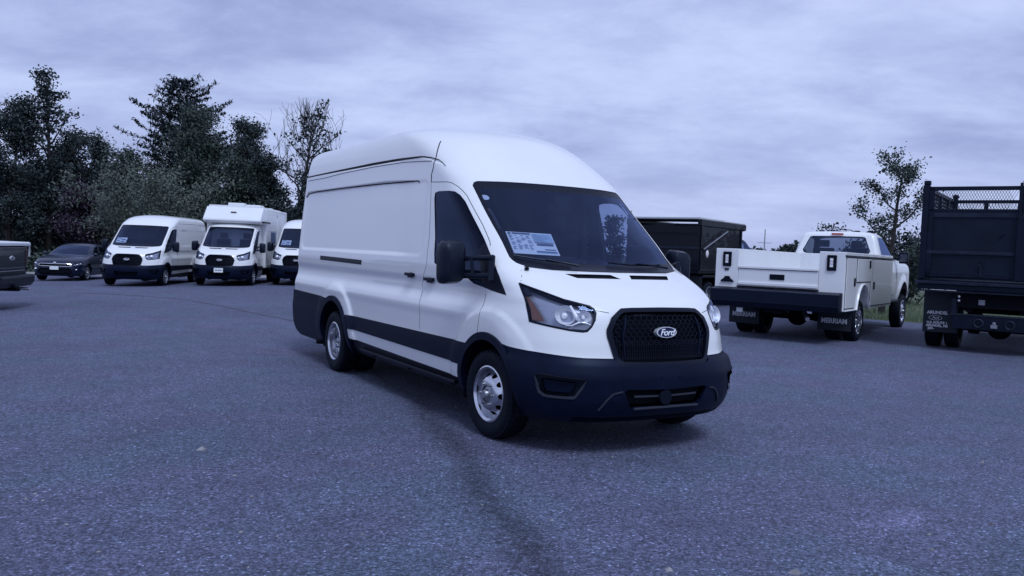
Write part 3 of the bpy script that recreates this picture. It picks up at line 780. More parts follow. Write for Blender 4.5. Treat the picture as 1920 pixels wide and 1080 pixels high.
    for sd_ in (-1, 1):
        b.part('front_door', 'front_door', WHITE, root, side=sd_)
        b.part('side_window', 'side_window', SGLASS, root, side=sd_, off=-.006, wall=.02)
        b.part('mirror_sail', 'mirror_sail', PLASTIC2, root, side=sd_, off=.001)
    b.part('windshield', 'windshield', GLASS, root, off=-.004)
    b.part('windshield_frit', 'windshield_frit', PLASTIC2, root, off=-.004, wall=.02)
    # lower cladding, bumpers and flares
    def lip(P):
        return .030*sstep(.745, .685, P[:, 2]) - .012*sstep(.60, .45, P[:, 2])
    bumper = b.part('front_bumper', 'front_bumper', PLASTIC, root, off2=lip, wall=.03)
    if kind != 'cab':
        for sd_ in (-1, 1):
            b.part('side_cladding', 'side_cladding', PLASTIC, root, side=sd_, off=.012, wall=.014)
            b.part('sill', 'sill', PLASTIC2, root, side=sd_, off=-.02, wall=.02)
        b.part('rear_bumper', 'rear_bumper', PLASTIC, root, off=.018, wall=.03)
    else:
        b.part('side_cladding', 'side_cladding', PLASTIC, root, off=.012, wall=.014)
    nw = [(0, .432)] + ([(rw, .475 if kind == 'high' else .43)] if kind != 'cab' else [])
    for sd_ in (-1, 1):
        for i, (hx, hr) in enumerate(nw):
            b.part('arch_flare', 'arch_flare', PLASTIC, root, side=sd_, off=.020, wall=.06, sel=lambda c, t, hx=hx: np.abs(c[:, 0] - hx) < .8)
            well = MB(); n = 28; vs = []; fs = []
            for i2 in range(n + 1):
                a = -.25 + (math.pi + .5)*i2/n
                for yy in (.985, .50): vs.append((hx + hr*1.02*math.cos(a), sd_*yy, .355 + hr*1.02*math.sin(a)))
            for i2 in range(n): fs.append((2*i2, 2*i2 + 1, 2*i2 + 3, 2*i2 + 2))
            vs += [(hx - hr*1.1, sd_*.50, .2), (hx + hr*1.1, sd_*.50, .2), (hx + hr*1.1, sd_*.50, .355 + hr*1.05), (hx - hr*1.1, sd_*.50, .355 + hr*1.05)]
            k = len(vs) - 4; fs.append((k, k+1, k+2, k+3)); well.add(vs, fs)
            well.obj('wheel_well', DARK, root)
    # grille
    b.part('grille_surround', 'grille_frame', PLASTIC2, root, off=.014, wall=.05)
    back = b.part('grille_backing', 'grille', DARK, root, off=-.055)
    ggrp = link('grille', None, root)
    grille_mesh(b, ggrp, hero)
    badge(b, root, hero)
    # headlights
    for sd_ in (-1, 1):
        headlight(b, root, sd_, hero)
    # vents, fog recesses, lower intake
    b.part('hood_vent', 'hood_vent', DARK, root, off=-.012, wall=-.012, side=-1); b.part('hood_vent', 'hood_vent', DARK, root, off=-.012, wall=-.012, side=1)
    for sd_ in (-1, 1):
        b.part('fog_recess', 'fog_recess', PLASTIC2, root, side=sd_, off2=lambda P: lip(P) - .03, wall=-.035)
        b.part('fog_blank', 'fog_inner', PLASTIC, root, side=sd_, off2=lambda P: lip(P) - .014, wall=.02)
    b.part('lower_intake', 'intake', DARK, root, off=-.04, wall=-.045)
    if hero:
        for sd_ in (-1, 1):
            b.ribbon('intake_bar', [[(0, .452), (.20, .458)]], TRIM, root, side=sd_, w=.016, off=.0)
        b.ribbon('fog_bezel', [FOG[:] + [FOG[0]]], TRIM, root, side='both', w=.018, off=.026)
        b.ribbon('bumper_strake', [[(.3969, .372), (.3588, .4403), (.335, .475), (.3173, .491), (.275, .503)]], TRIM, root, side='both', w=.012, off=.030)
        mb = MB(); mb.lathe([(0, 0), (.055, 0), (.060, .008), (.060, .03)], 20, c=(1.006, -.02, .445), axis='x', sgn=-1); mb.obj('sensor_cover', PLASTIC2, root, smooth=True)
        mb = MB(); mb.box((.975, -.31, .362), (1.000, .31, .378)); mb.obj('intake_lip', TRIM, root, bevel=.004)
        ph = MB(); [ph.lathe([(0, 0), (.006, 0), (.006, .004)], 8, c=(1.030, y, .60), axis='x', sgn=-1) for y in (-.09, .09)]; ph.obj('plate_holes', DARK, root)
    # seams
    q = DOOR
    b.ribbon('door_seam', [[(.762, 1.53), (.7544, 1.56), (.7488, 1.71), (.7654, 1.958), (.785, 2.005), (.8112, 2.045), (.855, 2.078), (.9127, 2.090), (1.0499, 2.105), (1.1264, 1.713), (1.1999, 1.318), (1.2432, 1.164), (1.2547, .968), (1.2606, .735)],
                           [(1.0442, .80), (1.03, 1.007), (1.0122, 1.144)]], SEAM, root, side='both', w=.007 if hero else .012, off=.0006)
    b.ribbon('hood_seam', [[(.3612, 1.078), (.33, 1.070), (.298, 1.062)], [(.66, 1.262), (.64, 1.30), (.63, 1.345)]], SEAM, root, side='both', w=.006, off=.0004)
    if kind != 'cab':
        # black channel under the roof cap
        if kind == 'high':
            gp = [(2.03, 2.366)] + sx_(ring, [(-5.35, 2.366), (-4.6, 2.372), (-3.99, 2.376), (-2.93, 2.380), (-2.4, 2.376), (-2.05, 2.370), (-1.668, 2.361)]) + [(.95, 2.352), (.8912, 2.3396), (.8262, 2.3071), (.8061, 2.242)]
            b.ribbon('roof_channel', [gp], SEAM, root, side='both', w=lambda f: .032*np.minimum(.6 + f*.6, np.minimum(1, (1 - f)*5 + .15)), off=.008)
            g2 = sx_(ring, [(-5.3, 2.315), (-4.6, 2.318), (-3.99, 2.335), (-2.93, 2.346), (-2.07, 2.338), (-1.52, 2.311), (-1.40, 2.303)])
            b.ribbon('roof_seam', [g2], SEAM, root, side='both', w=.007, off=.003)
            b.ribbon('pillar_seam', [[(.645, 2.503), (.6667, 2.4836), (.7344, 2.4217), (.8162, 2.3491), (.909, 2.284), (.98, 2.238), (1.03, 2.175), (1.0499, 2.105)]], SEAM, root, side='both', w=.012, off=.003)
            g3 = sx_(ring, [(-5.33, 2.10), (-5.30, 2.125), (-5.24, 2.142), (-4.98, 2.156), (-3.93, 2.159), (-2.87, 2.153), (-1.99, 2.140), (-1.70, 2.132), (-1.655, 2.127), (-1.64, 2.112)])
            b.ribbon('panel_top_seam', [g3], SEAM, root, side='both', w=.013, off=.005)
        else:
            g3 = sx_(ring, [(-5.3 + length, 2.22), (-3.0, 2.235), (-1.5, 2.21)])
            b.ribbon('roof_channel', [g3], SEAM, root, side='both', w=.012, off=.001)
        # sliding door rail on the kerb side, handles
        if hero:
            rail = sx_(ring, [(-4.47, 1.316), (-3.7, 1.310), (-2.995, 1.303)])
            b.ribbon('door_rail', [rail], PLASTIC2, root, side=-1, w=.058, off=.002)
            rail = sx_(ring, [(-4.45, 1.322), (-3.7, 1.316), (-3.02, 1.309)])
            b.ribbon('rail_lip', [rail], TRIM, root, side=-1, w=.010, off=.008)
    hx_ = [-1.20] + ([-1.63] if kind != 'cab' else [])
    for sd_ in (-1, 1):
        for x in hx_:
            if sd_ > 0 and x < -1.5: continue
            t_ = 1.205 if x > -1.5 else 1.232
            s_ = float(ring.s_of_x(x, t_)); P = ring.P(s_, t_)
            h = MB(); Y = P[1]
            h.ellipsoid((0, 0, 0), (.030, .006, .024), 14, 8)
            h.box((-.092, .004, -.013), (.092, .030, .016))
            h.box((-.070, .008, -.030), (.060, .012, -.010))
            o = h.obj('door_handle', PLASTIC2, root, (x, sd_*(Y + .002), t_), (0, 0, 0 if sd_ > 0 else math.pi), smooth=True, bevel=.005)
    if hero:
        m_ = MB(); m_.lathe([(0, .0), (.016, .002), (.018, .008)], 14, c=(-5.32, -1.022, .79), axis='y', sgn=1); m_.obj('parking_sensor', TRIM, root)
        m_ = MB(); m_.tube([(-3.9, -.80, .27), (-4.3, -.90, .275), (-4.38, -1.02, .275)], .028, 12); m_.obj('exhaust_tip', DARK, root, smooth=True)
        st = MB(); st.box((-2.95, -.985, .335), (-.62, -.90, .365)); st.obj('side_step', PLASTIC2, root, bevel=.008)
        for x0 in (-2.7, -1.75, -.8):
            st = MB(); st.box((x0, -.93, .30), (x0 + .06, -.60, .34)); st.obj('step_bracket', DARK, root)
        ws = MB(); ws.lathe([(0, 0), (.014, .003), (.020, .012), (.020, .02)], 12, axis='z', c=(.185, -.79, 1.375), sgn=-1); ws.obj('washer_nozzle', DARK, root)
    # wipers
    mirror(root, -1, hero); mirror(root, 1, hero)
    if hero:
        wiper(b, root)
    # underbody
    xb = (-5.4 + (length or 0)) if kind != 'cab' else -1.4
    ub = MB()
    ub.box((xb, -.50, .24), (.70, .50, .62))
    segs = [(.42, .56), (-3.2 if kind == 'high' else -2.8, -.46), (xb, rw - .52)] if kind != 'cab' else [(.42, .56), (-1.4, -.46)]
    for a, c in segs: ub.box((a, -.84, .30), (c, .84, .60))
    ub.obj('underbody', DARK, root)
    # cab interior
    cabin(b, root, hero, kind)
    return root, b, ring

def grille_mesh(b, root, hero):
    ring = b.ring
    def pt(y, z, d=0.0):
        a = abs(y); s = a*.655          # close to the centre the arc is nearly straight
        P = ring.P(s, z); N = ring.N(s, z); q = P + N*d
        return (q[0], math.copysign(q[1], y) if abs(y) > 1e-6 else 0, q[2])
    out = [(ring.P(s, t)[1], t) for s, t in GRI]
    poly = [(y, z) for y, z in out] + [(-y, z) for y, z in out[::-1]]
    def inside(y, z): return bool(in_poly(np.array([y]), np.array([z]), poly)[0])
    if not hero:
        mb = MB()
        for i in range(7):
            z = .74 + i*.05; ys = [y for y in np.linspace(-.5, .5, 41) if inside(y, z)]
            if len(ys) > 2: mb.tube([pt(y, z, -.012) for y in ys[::3] + [ys[-1]]], .008, 5)
        for y in (-.33, .33): mb.tube([pt(y*.96, 1.04, -.01), pt(y, .90, -.01), pt(y*.9, .74, -.01)], .010, 5)
        mb.obj('grille_bar', PLASTIC2, root); return
    # hexagonal honeycomb of real cells
    mb = MB(); pitch = .050; row = .030
    def seg(a, c, d0=-.004, d1=-.030, w=.0035):
        if not (inside(*a) and inside(*c)): return
        p0, p1, q0, q1 = pt(*a, d0), pt(*c, d0), pt(*a, d1), pt(*c, d1)
        ex = Vector((0, c[1]-a[1], -(c[0]-a[0]))); 
        if ex.length < 1e-6: return
        dy, dz = -(c[1]-a[1]), (c[0]-a[0]); l = math.hypot(dy, dz); dy *= w/l; dz *= w/l
        vs = []
        for P in (p0, p1, q1, q0):
            vs += [(P[0], P[1] + dy, P[2] + dz), (P[0], P[1] - dy, P[2] - dz)]
        mb.add(vs, [(0, 1, 3, 2), (2, 3, 5, 4), (4, 5, 7, 6), (6, 7, 1, 0)])
    z0 = .86
    for r in range(-1, 9):
        z = z0 + r*row
        off = pitch/2 if r % 2 else 0
        for c in range(-12, 13):
            y = c*pitch + off
            seg((y, z), (y + pitch/2, z + row*.42)); seg((y + pitch/2, z + row*.42), (y + pitch, z))
            seg((y + pitch/2, z + row*.42), (y + pitch/2, z + row))
    for c in range(-24, 25):
        y = c*.021
        for k in range(6):
            z = .70 + k*.028
            seg((y, z), (y, z + .026), w=.0030)
    for c in range(5):
        z = .73 + c*.028
        for k in range(-20, 20): seg((k*.025, z), (k*.025 + .0245, z), w=.0018, d0=-.02)
    tag(mb.obj('honeycomb', PLASTIC2, root), kind='stuff')
    for sg in (-1, 1):
        m2 = MB(); m2.tube([pt(sg*.335, 1.035, .004), pt(sg*.352, .98, .006), pt(sg*.375, .905, .006), pt(sg*.372, .86, .002), pt(sg*.36, .75, -.006)], .0085, 8)
        m2.obj('grille_blade', PLASTIC, root, smooth=True)
        for k in range(5):
            m3 = MB()
            z = .86 + k*.032; y0 = .395 - .0*k; y1 = min(.46, .455 - .01*k)
            m3.tube([pt(sg*y0, z, -.008), pt(sg*y1, z + .004, -.008)], .004, 5)
            m3.obj('grille_vane', PLASTIC, root)

def badge(b, root, hero):
    ring = b.ring; P = ring.P(0.0, .93); tilt = -.10
    g = link('badge', None, root, (P[0] + .024, 0, .928), (0, tilt, 0))
    a, c = (.100, .0425) if hero else (.10, .042)
    def ell(k, x0, x1, mtl, nm):
        mb = MB(); n = 40
        vs = [(x0, 0, 0)] + [(x0, a*k*math.cos(2*math.pi*i/n), c*k*math.sin(2*math.pi*i/n)) for i in range(n)]
        vs += [(x1, 0, 0)] + [(x1, a*k*.97*math.cos(2*math.pi*i/n), c*k*.97*math.sin(2*math.pi*i/n)) for i in range(n)]
        fs = [(n + 1, n + 2 + i, n + 2 + (i+1) % n) for i in range(n)] + [(1 + i, 1 + (i+1) % n, n + 2 + (i+1) % n, n + 2 + i) for i in range(n)]
        mb.add(vs, fs); return mb.obj(nm, mtl, g, smooth=True)
    ell(1.0, -.03, .004, CHROME if not hero else mat('badge_rim', (.75, .76, .78), .2, metal=.6), 'oval_rim')
    ell(.88, -.02, .0065, BLUE_BADGE, 'oval_field')
    mtl = mat('badge_letters', (.85, .86, .88), .3)
    t = text('lettering', 'Ford', .070 if hero else .066, mtl, g, (.0075, 0, -.002), (math.pi/2, 0, math.pi/2), shear=.35, extrude=.001, bold=.0008, spacing=.88, sx=1.12)

def headlight(b, root, sd_, hero):
    ring = b.ring
    h = b.part('headlight', 'headlight', LENS, root, side=sd_, off=-.002)
    hw = mat('lamp_housing', (.34, .37, .46), .28, metal=.35)
    b.ribbon('lamp_edge', [HEAD + [HEAD[0]]], PLASTIC2, h, side=sd_, w=.016 if hero else .02, off=.003)
    o = b.part('lamp_bowl', 'headlight', hw, h, side=sd_, off=-.055, wall=-.055)
    if not hero:
        mb = MB()
        for s_, t_, r in ((.50, 1.04, .062), (.41, 1.02, .035)):
            P = ring.P(s_, t_) - ring.N(s_, t_)*.02; mb.ellipsoid((P[0], sd_*P[1], P[2]), (r*.8, r, r*.85), 12, 8)
        mb.obj('reflector', mat('lamp_chrome', (.9, .9, .92), .18, metal=.9), h, smooth=True); return
    ch = mat('lamp_chrome', (.92, .93, .95), .30, metal=.35)
    def at(s_, t_, d):
        P = ring.P(s_, t_) - ring.N(s_, t_)*d; return Vector((P[0], sd_*P[1], P[2])), Vector((ring.N(s_, t_)[0], sd_*ring.N(s_, t_)[1], ring.N(s_, t_)[2]))
    def bowl(s_, t_, r, sc_, nm, face=Vector((1, 0, 0))):
        P, n = at(s_, t_, .046); mb = MB()
        fdir = (Vector((1, sd_*.30, .22))).normalized()
        Rm = fdir.to_track_quat('X', 'Z').to_matrix().to_4x4(); Rm.translation = P + fdir*.010
        prof = [(r, .034), (r*.97, .030), (r*.86, .006), (r*.62, -.016), (r*.30, -.026)]
        m_ = MB(); m_.lathe(prof, 28, axis='x'); mb.add([Rm @ Vector((p[0], p[1]*sc_, p[2])) for p in m_.v], m_.f); mb.obj(nm, ch, h, smooth=True)
        m2 = MB(); m2.ellipsoid((.002, 0, 0), (r*.30, r*.33, r*.33), 14, 8); m3 = MB(); m3.add([Rm @ Vector(p) for p in m2.v], m2.f); m3.obj('bulb', mat('bulb_white', (.9, .9, .92), .15), h, smooth=True)
    bowl(.522, 1.045, .072, 1.15, 'main_reflector'); bowl(.428, 1.040, .046, 1.1, 'inner_reflector')
    # upright chrome fin between the bowls, lower trim, amber piece
    mb = MB(); q = [at(.478, 1.10, .012)[0], at(.462, 1.03, .012)[0], at(.452, .975, .020)[0], at(.50, .965, .03)[0]]
    mb.tube([at(.475, 1.105, .014)[0], at(.465, 1.05, .010)[0], at(.452, .995, .014)[0]], [.010, .014, .008], 8); mb.obj('chrome_fin', ch, h, smooth=True)
    mb = MB(); mb.tube([at(.525, .965, .022)[0], at(.49, .968, .016)[0], at(.455, .992, .014)[0], at(.42, .992, .018)[0], at(.395, .975, .02)[0]], [.005, .007, .008, .006, .004], 8); mb.obj('chrome_trim', ch, h, smooth=True)
    def sheet(pts, d, mtl, nm):
        c = [at(s_, t_, d)[0] for s_, t_ in pts]; e = [at(s_, t_, d + .012)[0] for s_, t_ in pts]; n = len(c)
        mb = MB(); mb.add(c + e, [tuple(range(n)), tuple(range(2*n-1, n-1, -1))] + [(i, (i+1) % n, (i+1) % n + n, i + n) for i in range(n)]); mb.obj(nm, mtl, h)
    sheet([(.690, 1.155), (.672, 1.150), (.635, 1.02), (.630, .985), (.695, .990), (.690, 1.07)], .010, AMBER, 'side_marker')
    sheet([(.672, 1.235), (.64, 1.215), (.645, 1.165), (.685, 1.165)], .010, PLASTIC2, 'marker_shroud')
    sheet([(.455, .975), (.41, .985), (.395, .965), (.43, .940), (.50, .945)], .012, mat('turn_lens', (.20, .22, .27), .2), 'turn_lens')

def mirror(root, sd_, hero):
    """large tow mirror on two arms"""
    Y = 1.20; DX = -.30
    mt_ = mat('mirror_black', (.005, .007, .015), .42, spec=.3, bump=.03, bscale=300)
    g = link('door_mirror', None, root)
    mb = MB()
    # housing lofted front to back
    secs = [(-.090, .24, .335, 1), (-.070, .27, .355, 1), (-.02, .265, .35, 1), (.045, .23, .31, 1), (.075, .15, .22, 1)]
    zc_ = 1.385; n = 36; vs = []; fs = []
    for x, wd, ht, _ in secs:
        for j in range(n):
            a = 2*math.pi*j/n; c_, s_ = math.cos(a), math.sin(a); e_ = .42
            u = math.copysign(abs(c_)**e_, c_)*wd/2*.82; v = math.copysign(abs(s_)**e_, s_)*ht/2
            v += -.010*(u/.15)
            vs.append((x + DX + .03*u, sd_*(Y + u), zc_ + v))
    for i in range(len(secs) - 1):
        for j in range(n): fs.append((i*n + j, i*n + (j+1) % n, (i+1)*n + (j+1) % n, (i+1)*n + j))
    fs.append(tuple(range(n))); fs.append(tuple((len(secs)-1)*n + j for j in range(n)))
    mb.add(vs, fs); mb.obj('housing', mt_, g, smooth=True)
    gl = MB(); gl.box((DX - .094, sd_*Y - .09, zc_ - .06), (DX - .091, sd_*Y + .09, zc_ + .145)); gl.obj('mirror_glass', CHROME, g)
    gl = MB(); gl.box((DX - .094, sd_*Y - .09, zc_ - .145), (DX - .091, sd_*Y + .09, zc_ - .075)); gl.obj('mirror_glass', CHROME, g)
    for z0, z1 in ((1.415, 1.435), (1.275, 1.290)):
        a = MB(); a.tube([(DX - .02, sd_*(Y - .06), z0), (DX + .10, sd_*(Y - .15), (z0+z1)/2), (-.04, sd_*.97, z1)], [.024, .021, .026], 10); a.obj('arm', mt_, g, smooth=True)
    a = MB(); a.bar((DX + .09, sd_*(Y - .14), 1.28), (DX + .085, sd_*(Y - .13), 1.43), .03, .03); a.obj('arm_link', mt_, g)
    a = MB(); a.bar((-.035, sd_*.985, 1.245), (-.055, sd_*.97, 1.455), .05, .035); a.obj('mount', mt_, g, bevel=.01)

def wiper(b, root):
    ring = b.ring
    def on(y, z, d):
        s_ = 0.5
        lo, hi = 0, .9
        for _ in range(30):
            m_ = (lo + hi)/2
            if ring.P(m_, z)[1] < abs(y): lo = m_
            else: hi = m_
        P = ring.P(lo, z) + ring.N(lo, z)*d; return (P[0], math.copysign(P[1], y), P[2])
    for path, arm in (([(-.80, 1.452), (-.66, 1.432), (-.52, 1.415), (-.36, 1.405)], [(-.34, 1.372), (-.45, 1.395), (-.58, 1.418)]),
                      ([(.02, 1.422), (.22, 1.408), (.45, 1.408), (.60, 1.415)], [(.62, 1.372), (.48, 1.392), (.30, 1.408)])):
        g = link('wiper', None, root)
        mb = MB(); mb.tube([on(y, z, .016) for y, z in path], .0075, 6); mb.obj('wiper_blade', PLASTIC2, g)
        mb = MB(); mb.tube([on(y, z, .030) for y, z in arm], [.011, .008, .006], 6); mb.obj('wiper_arm', PLASTIC2, g)
    mb = MB(); n = 24
    b.ribbon('cowl_trim', [[(0, 1.352), (.2, 1.354), (.435, 1.359), (.60, 1.380)]], PLASTIC2, root, side='both', w=.022, off=.004)

def cabin(b, root, hero, kind):
    ring = b.ring
    sel = lambda c, t: (c[:, 0] > -1.42) & (t > 1.2)
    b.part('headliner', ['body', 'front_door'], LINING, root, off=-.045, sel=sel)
    g = link('cab_interior', None, root)
    mb = MB()
    # dashboard following the cowl
    ys = np.linspace(-.80, .80, 17); prof = [(0.0, 1.375), (-.16, 1.335), (-.34, 1.30), (-.46, 1.275), (-.52, 1.20), (-.50, 1.05), (-.44, .90), (.1, .80)]
    vs = []; fs = []
    for y in ys:
        sx_ = .16*(1 - (y/.85)**2)
        for x, z in prof: vs.append((x + sx_*(1 if x > -.2 else .4), y, z + (.018 if abs(y - .37) < .2 and x < -.2 and z > 1.1 else 0)))
    k = len(prof)
    for i in range(len(ys) - 1):
        for j in range(k - 1): fs.append((i*k + j, i*k + j + 1, (i+1)*k + j + 1, (i+1)*k + j))
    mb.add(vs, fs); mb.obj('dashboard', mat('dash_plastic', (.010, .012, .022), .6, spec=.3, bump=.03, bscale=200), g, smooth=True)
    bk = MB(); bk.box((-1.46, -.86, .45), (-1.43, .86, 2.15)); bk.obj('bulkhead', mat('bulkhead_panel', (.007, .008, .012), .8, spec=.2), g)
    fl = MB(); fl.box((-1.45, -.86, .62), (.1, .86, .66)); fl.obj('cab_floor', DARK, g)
    for y in (-.42, .42):
        s_ = link('seat', None, g, (0, 0, 0))
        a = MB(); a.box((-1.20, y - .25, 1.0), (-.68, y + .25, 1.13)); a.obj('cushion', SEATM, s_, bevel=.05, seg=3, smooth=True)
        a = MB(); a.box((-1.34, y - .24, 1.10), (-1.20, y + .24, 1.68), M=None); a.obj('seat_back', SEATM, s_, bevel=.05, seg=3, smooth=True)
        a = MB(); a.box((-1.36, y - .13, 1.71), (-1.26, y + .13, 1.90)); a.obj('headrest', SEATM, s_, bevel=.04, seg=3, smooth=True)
    st = link('steering_wheel', None, g, (-.60, .42, 1.30), (0, R(-28), 0))
    n = 40; a = MB(); pts = [(0, .185*math.cos(2*math.pi*i/n), .185*math.sin(2*math.pi*i/n)) for i in range(n + 1)]; a.tube(pts, .016, 8, cap=False)
    o = a.obj('wheel_rim', PLASTIC, g, (-.60, .42, 1.30), (0, R(-28), 0), smooth=True)
    a = MB(); a.box((-.02, -.06, -.05), (.03, .06, .05)); [a.bar((0, 0, 0), (0, .17*math.cos(t), .17*math.sin(t)), .03, .015) for t in (0, math.pi, -math.pi/2)]
    a.obj('wheel_spokes', PLASTIC, g, (-.60, .42, 1.30), (0, R(-28), 0), bevel=.004)
    bpy.data.objects.remove(st)
    if not hero: return
    sh = MB(); sh.prism([(-.08, 2.0), (.10, 2.0), (.085, 1.94), (.045, 1.905), (-.03, 1.905), (-.065, 1.94)], -.075, -.055, axis='x')
    sh.v = [(x - .50, y, z) for x, y, z in sh.v]; sh.obj('camera_pod', PLASTIC2, g, bevel=.004)
    sh = MB(); sh.box((-.62, -.12, 1.86), (-.60, .12, 1.93)); sh.obj('rear_view_mirror', PLASTIC2, g, bevel=.01)
    sh = MB(); sh.box((-.46, -.18, 1.27), (-.44, .12, 1.46)); sh.obj('dash_screen', mat('dark_screen', (.01, .01, .012), .1), g, bevel=.006)
    # grab handles on the pillars
    for sg in (-1, 1):
        a = MB(); a.tube([(-.28, sg*.79, 1.66), (-.33, sg*.765, 1.68), (-.46, sg*.765, 1.80), (-.49, sg*.79, 1.84)], .016, 8); a.obj('grab_handle', TRIM, g, smooth=True)
    # window price sticker behind the windshield, its print as flat patches
    stk = link('window_sticker', None, root)
    
    def at(u, v, d):
        sT = .6095 + (.2900 - .6095)*u; sB = .6170 + (.3050 - .6170)*u
        s_ = sB + (sT - sB)*v; t_ = 1.492 + .175*v - .006*u
        P = ring.P(s_, t_) - ring.N(s_, t_)*d; return (P[0], -P[1], P[2])
    def patch(u0, u1, v0, v1, d, nu=10):
        vs = []; 
        for i in range(nu + 1):
            u = u0 + (u1 - u0)*i/nu; vs += [at(u, v0, d), at(u, v1, d)]
        return vs, [(2*i, 2*i + 1, 2*i + 3, 2*i + 2) for i in range(nu)]
    STK['patch'] = patch
    mb = MB(); mb.add(*patch(0, 1, 0, 1, .016)); mb.obj('paper', PAPER, stk)
    ink = MB(); tint = MB(); dk = MB()
    rr = random.Random(3)
    dk.add(*patch(.12, .50, .90, .965, .013, 4)); dk.add(*patch(.03, .09, .88, .96, .013, 2))
    tint.add(*patch(.53, .97, .55, .95, .0145, 6)); tint.add(*patch(.50, .97, .07, .17, .0145, 5))
    dk.add(*patch(.56, .93, .42, .50, .013, 5)); dk.add(*patch(.50, .95, .10, .145, .013, 5)); dk.add(*patch(.70, .95, .22, .25, .013, 3))
    for c in range(4):
        u0 = .03 + c*.12
        for r_ in range(13):
            v = .84 - r_*.052
            if rr.random() < .86: ink.add(*patch(u0, u0 + .10*rr.uniform(.4, 1), v - .022, v, .0135, 1))
    for r_ in range(9):
        v = .92 - r_*.045
        if .5 < v: ink.add(*patch(.55, .55 + .36*rr.uniform(.3, 1), v - .015, v, .0135, 2))
    ink.obj('fine_print', mat('fine_ink', (.30, .36, .45), .7), stk); dk.obj('bold_print', INK, stk); tint.obj('tinted_box', PAPER2, stk)
    # small oval sticker high on the glass
    mb = MB(); n = 20; c = []
    for i in range(n):
        a = 2*math.pi*i/n; s_ = .632 - .028*math.cos(a); t_ = 1.955 + .022*math.sin(a)
        P = ring.P(s_, t_) - ring.N(s_, t_)*.012; c.append((P[0], -P[1], P[2]))
    mb.add(c, [tuple(range(n))]); mb.obj('oval_sticker', PAPER, root)
STK = {}
# ---------------------------------------------------------------- the van in front
YAW = .5296
hero, HB, HR = make_van('high', True, 'large white high-roof cargo van standing alone in the middle of the lot', 'van', (.6979, 7.1712, 0), YAW - math.pi/2)
fr = wheel(hero, 0, -.992, .352, -1, kind='convex', steer=R(3))
fl = wheel(hero, 0, .992, .352, 1, kind='convex', steer=R(3))
wheel(hero, -3.76, -1.010, .352, -1, kind='concave'); wheel(hero, -3.76, 1.010, .352, 1, kind='concave')
for sg in (-1, 1):
    o = link('inner_tyre', make_tyre(.352, .195, .222, sg, detail=False), hero, (-3.76, sg*.77, .352))
# ---------------------------------------------------------------- the row of parked vans on the left
def gz(x, y): return float(ground_z(x, y))
RIM_M = {}
def van_wheels(root, wb, rkind='steel'):
    for sg in (-1, 1):
        if sg not in RIM_M:
            w_, ms = wheel(root, 0, sg*.985, .345, sg, R0=.345, kind='steel', rimmat=STEEL2); RIM_M[sg] = ms
        else: wheel(root, 0, sg*.985, .345, sg, meshes=RIM_M[sg])
        wheel(root, -wb, sg*.985, .345, sg, meshes=RIM_M[sg])

def copy_tree(o, parent=None):
    c = o.copy(); COL.objects.link(c)
    if parent is not None: c.parent = parent
    for ch in list(o.children): copy_tree(ch, c)
    return c
def place(o, x, y, th, dz=0): o.location = (x, y, gz(x, y) + dz); o.rotation_euler = (0, 0, heading(th))

van1, VB, VR = make_van('mid', False, 'white cargo van with medium roof parked between the dark sedan and the box camper', 'van', (0, 0, 0), 0, 'white vans parked in a row on the left', length=.62)
van_wheels(van1, 3.30)
def simple_sticker(root, ring):
    mb = MB(); vs = []
    for i in range(7):
        for t_ in (1.49, 1.66):
            s_ = .60 - .30*i/6; P = ring.P(s_, t_) - ring.N(s_, t_)*.02; vs.append((P[0], -P[1], P[2]))
    mb.add(vs, [(2*i, 2*i+1, 2*i+3, 2*i+2) for i in range(6)]); g = mb.obj('window_sticker', PAPER, root)
    for (a0, a1, t0, t1) in ((.56, .46, 1.62, 1.64), (.44, .33, 1.57, 1.60), (.57, .48, 1.54, 1.56), (.44, .34, 1.51, 1.53)):
        m2 = MB(); q = []
        for s_, t_ in ((a0, t0), (a1, t0), (a1, t1), (a0, t1)):
            P = ring.P(s_, t_) - ring.N(s_, t_)*.014; q.append((P[0], -P[1], P[2]))
        m2.add(q, [(0, 1, 2, 3)]); m2.obj('print', INK, g)
simple_sticker(van1, VR)
place(van1, -13.03, 29.25, 3.072)
van3 = copy_tree(van1)
van3['label'] = 'white van half hidden behind the rear corner of the big van in front'
place(van3, -7.95, 31.6, 3.075)

# --- camper: the same cab with a box body behind it
camper, CB, CR = make_van('cab', False, 'white camper with a box body over its cab, white plate on its bumper', 'camper van', (0, 0, 0), 0, 'white vans parked in a row on the left', length=0)
van_wheels(camper, 3.5)
place(camper, -10.33, 30.4, 3.056)
BOXW = mat('box_panel_white', (.74, .75, .76), .45, coat=.2, var=.03)
mb = MB()
prof = [(-1.47, .62), (-1.47, 2.26), (-1.02, 2.25), (-.76, 2.27), (-.66, 2.33), (-.68, 2.42), (-1.20, 2.87), (-5.6, 2.88), (-5.6, .62)]
ws_ = [1.08]*9
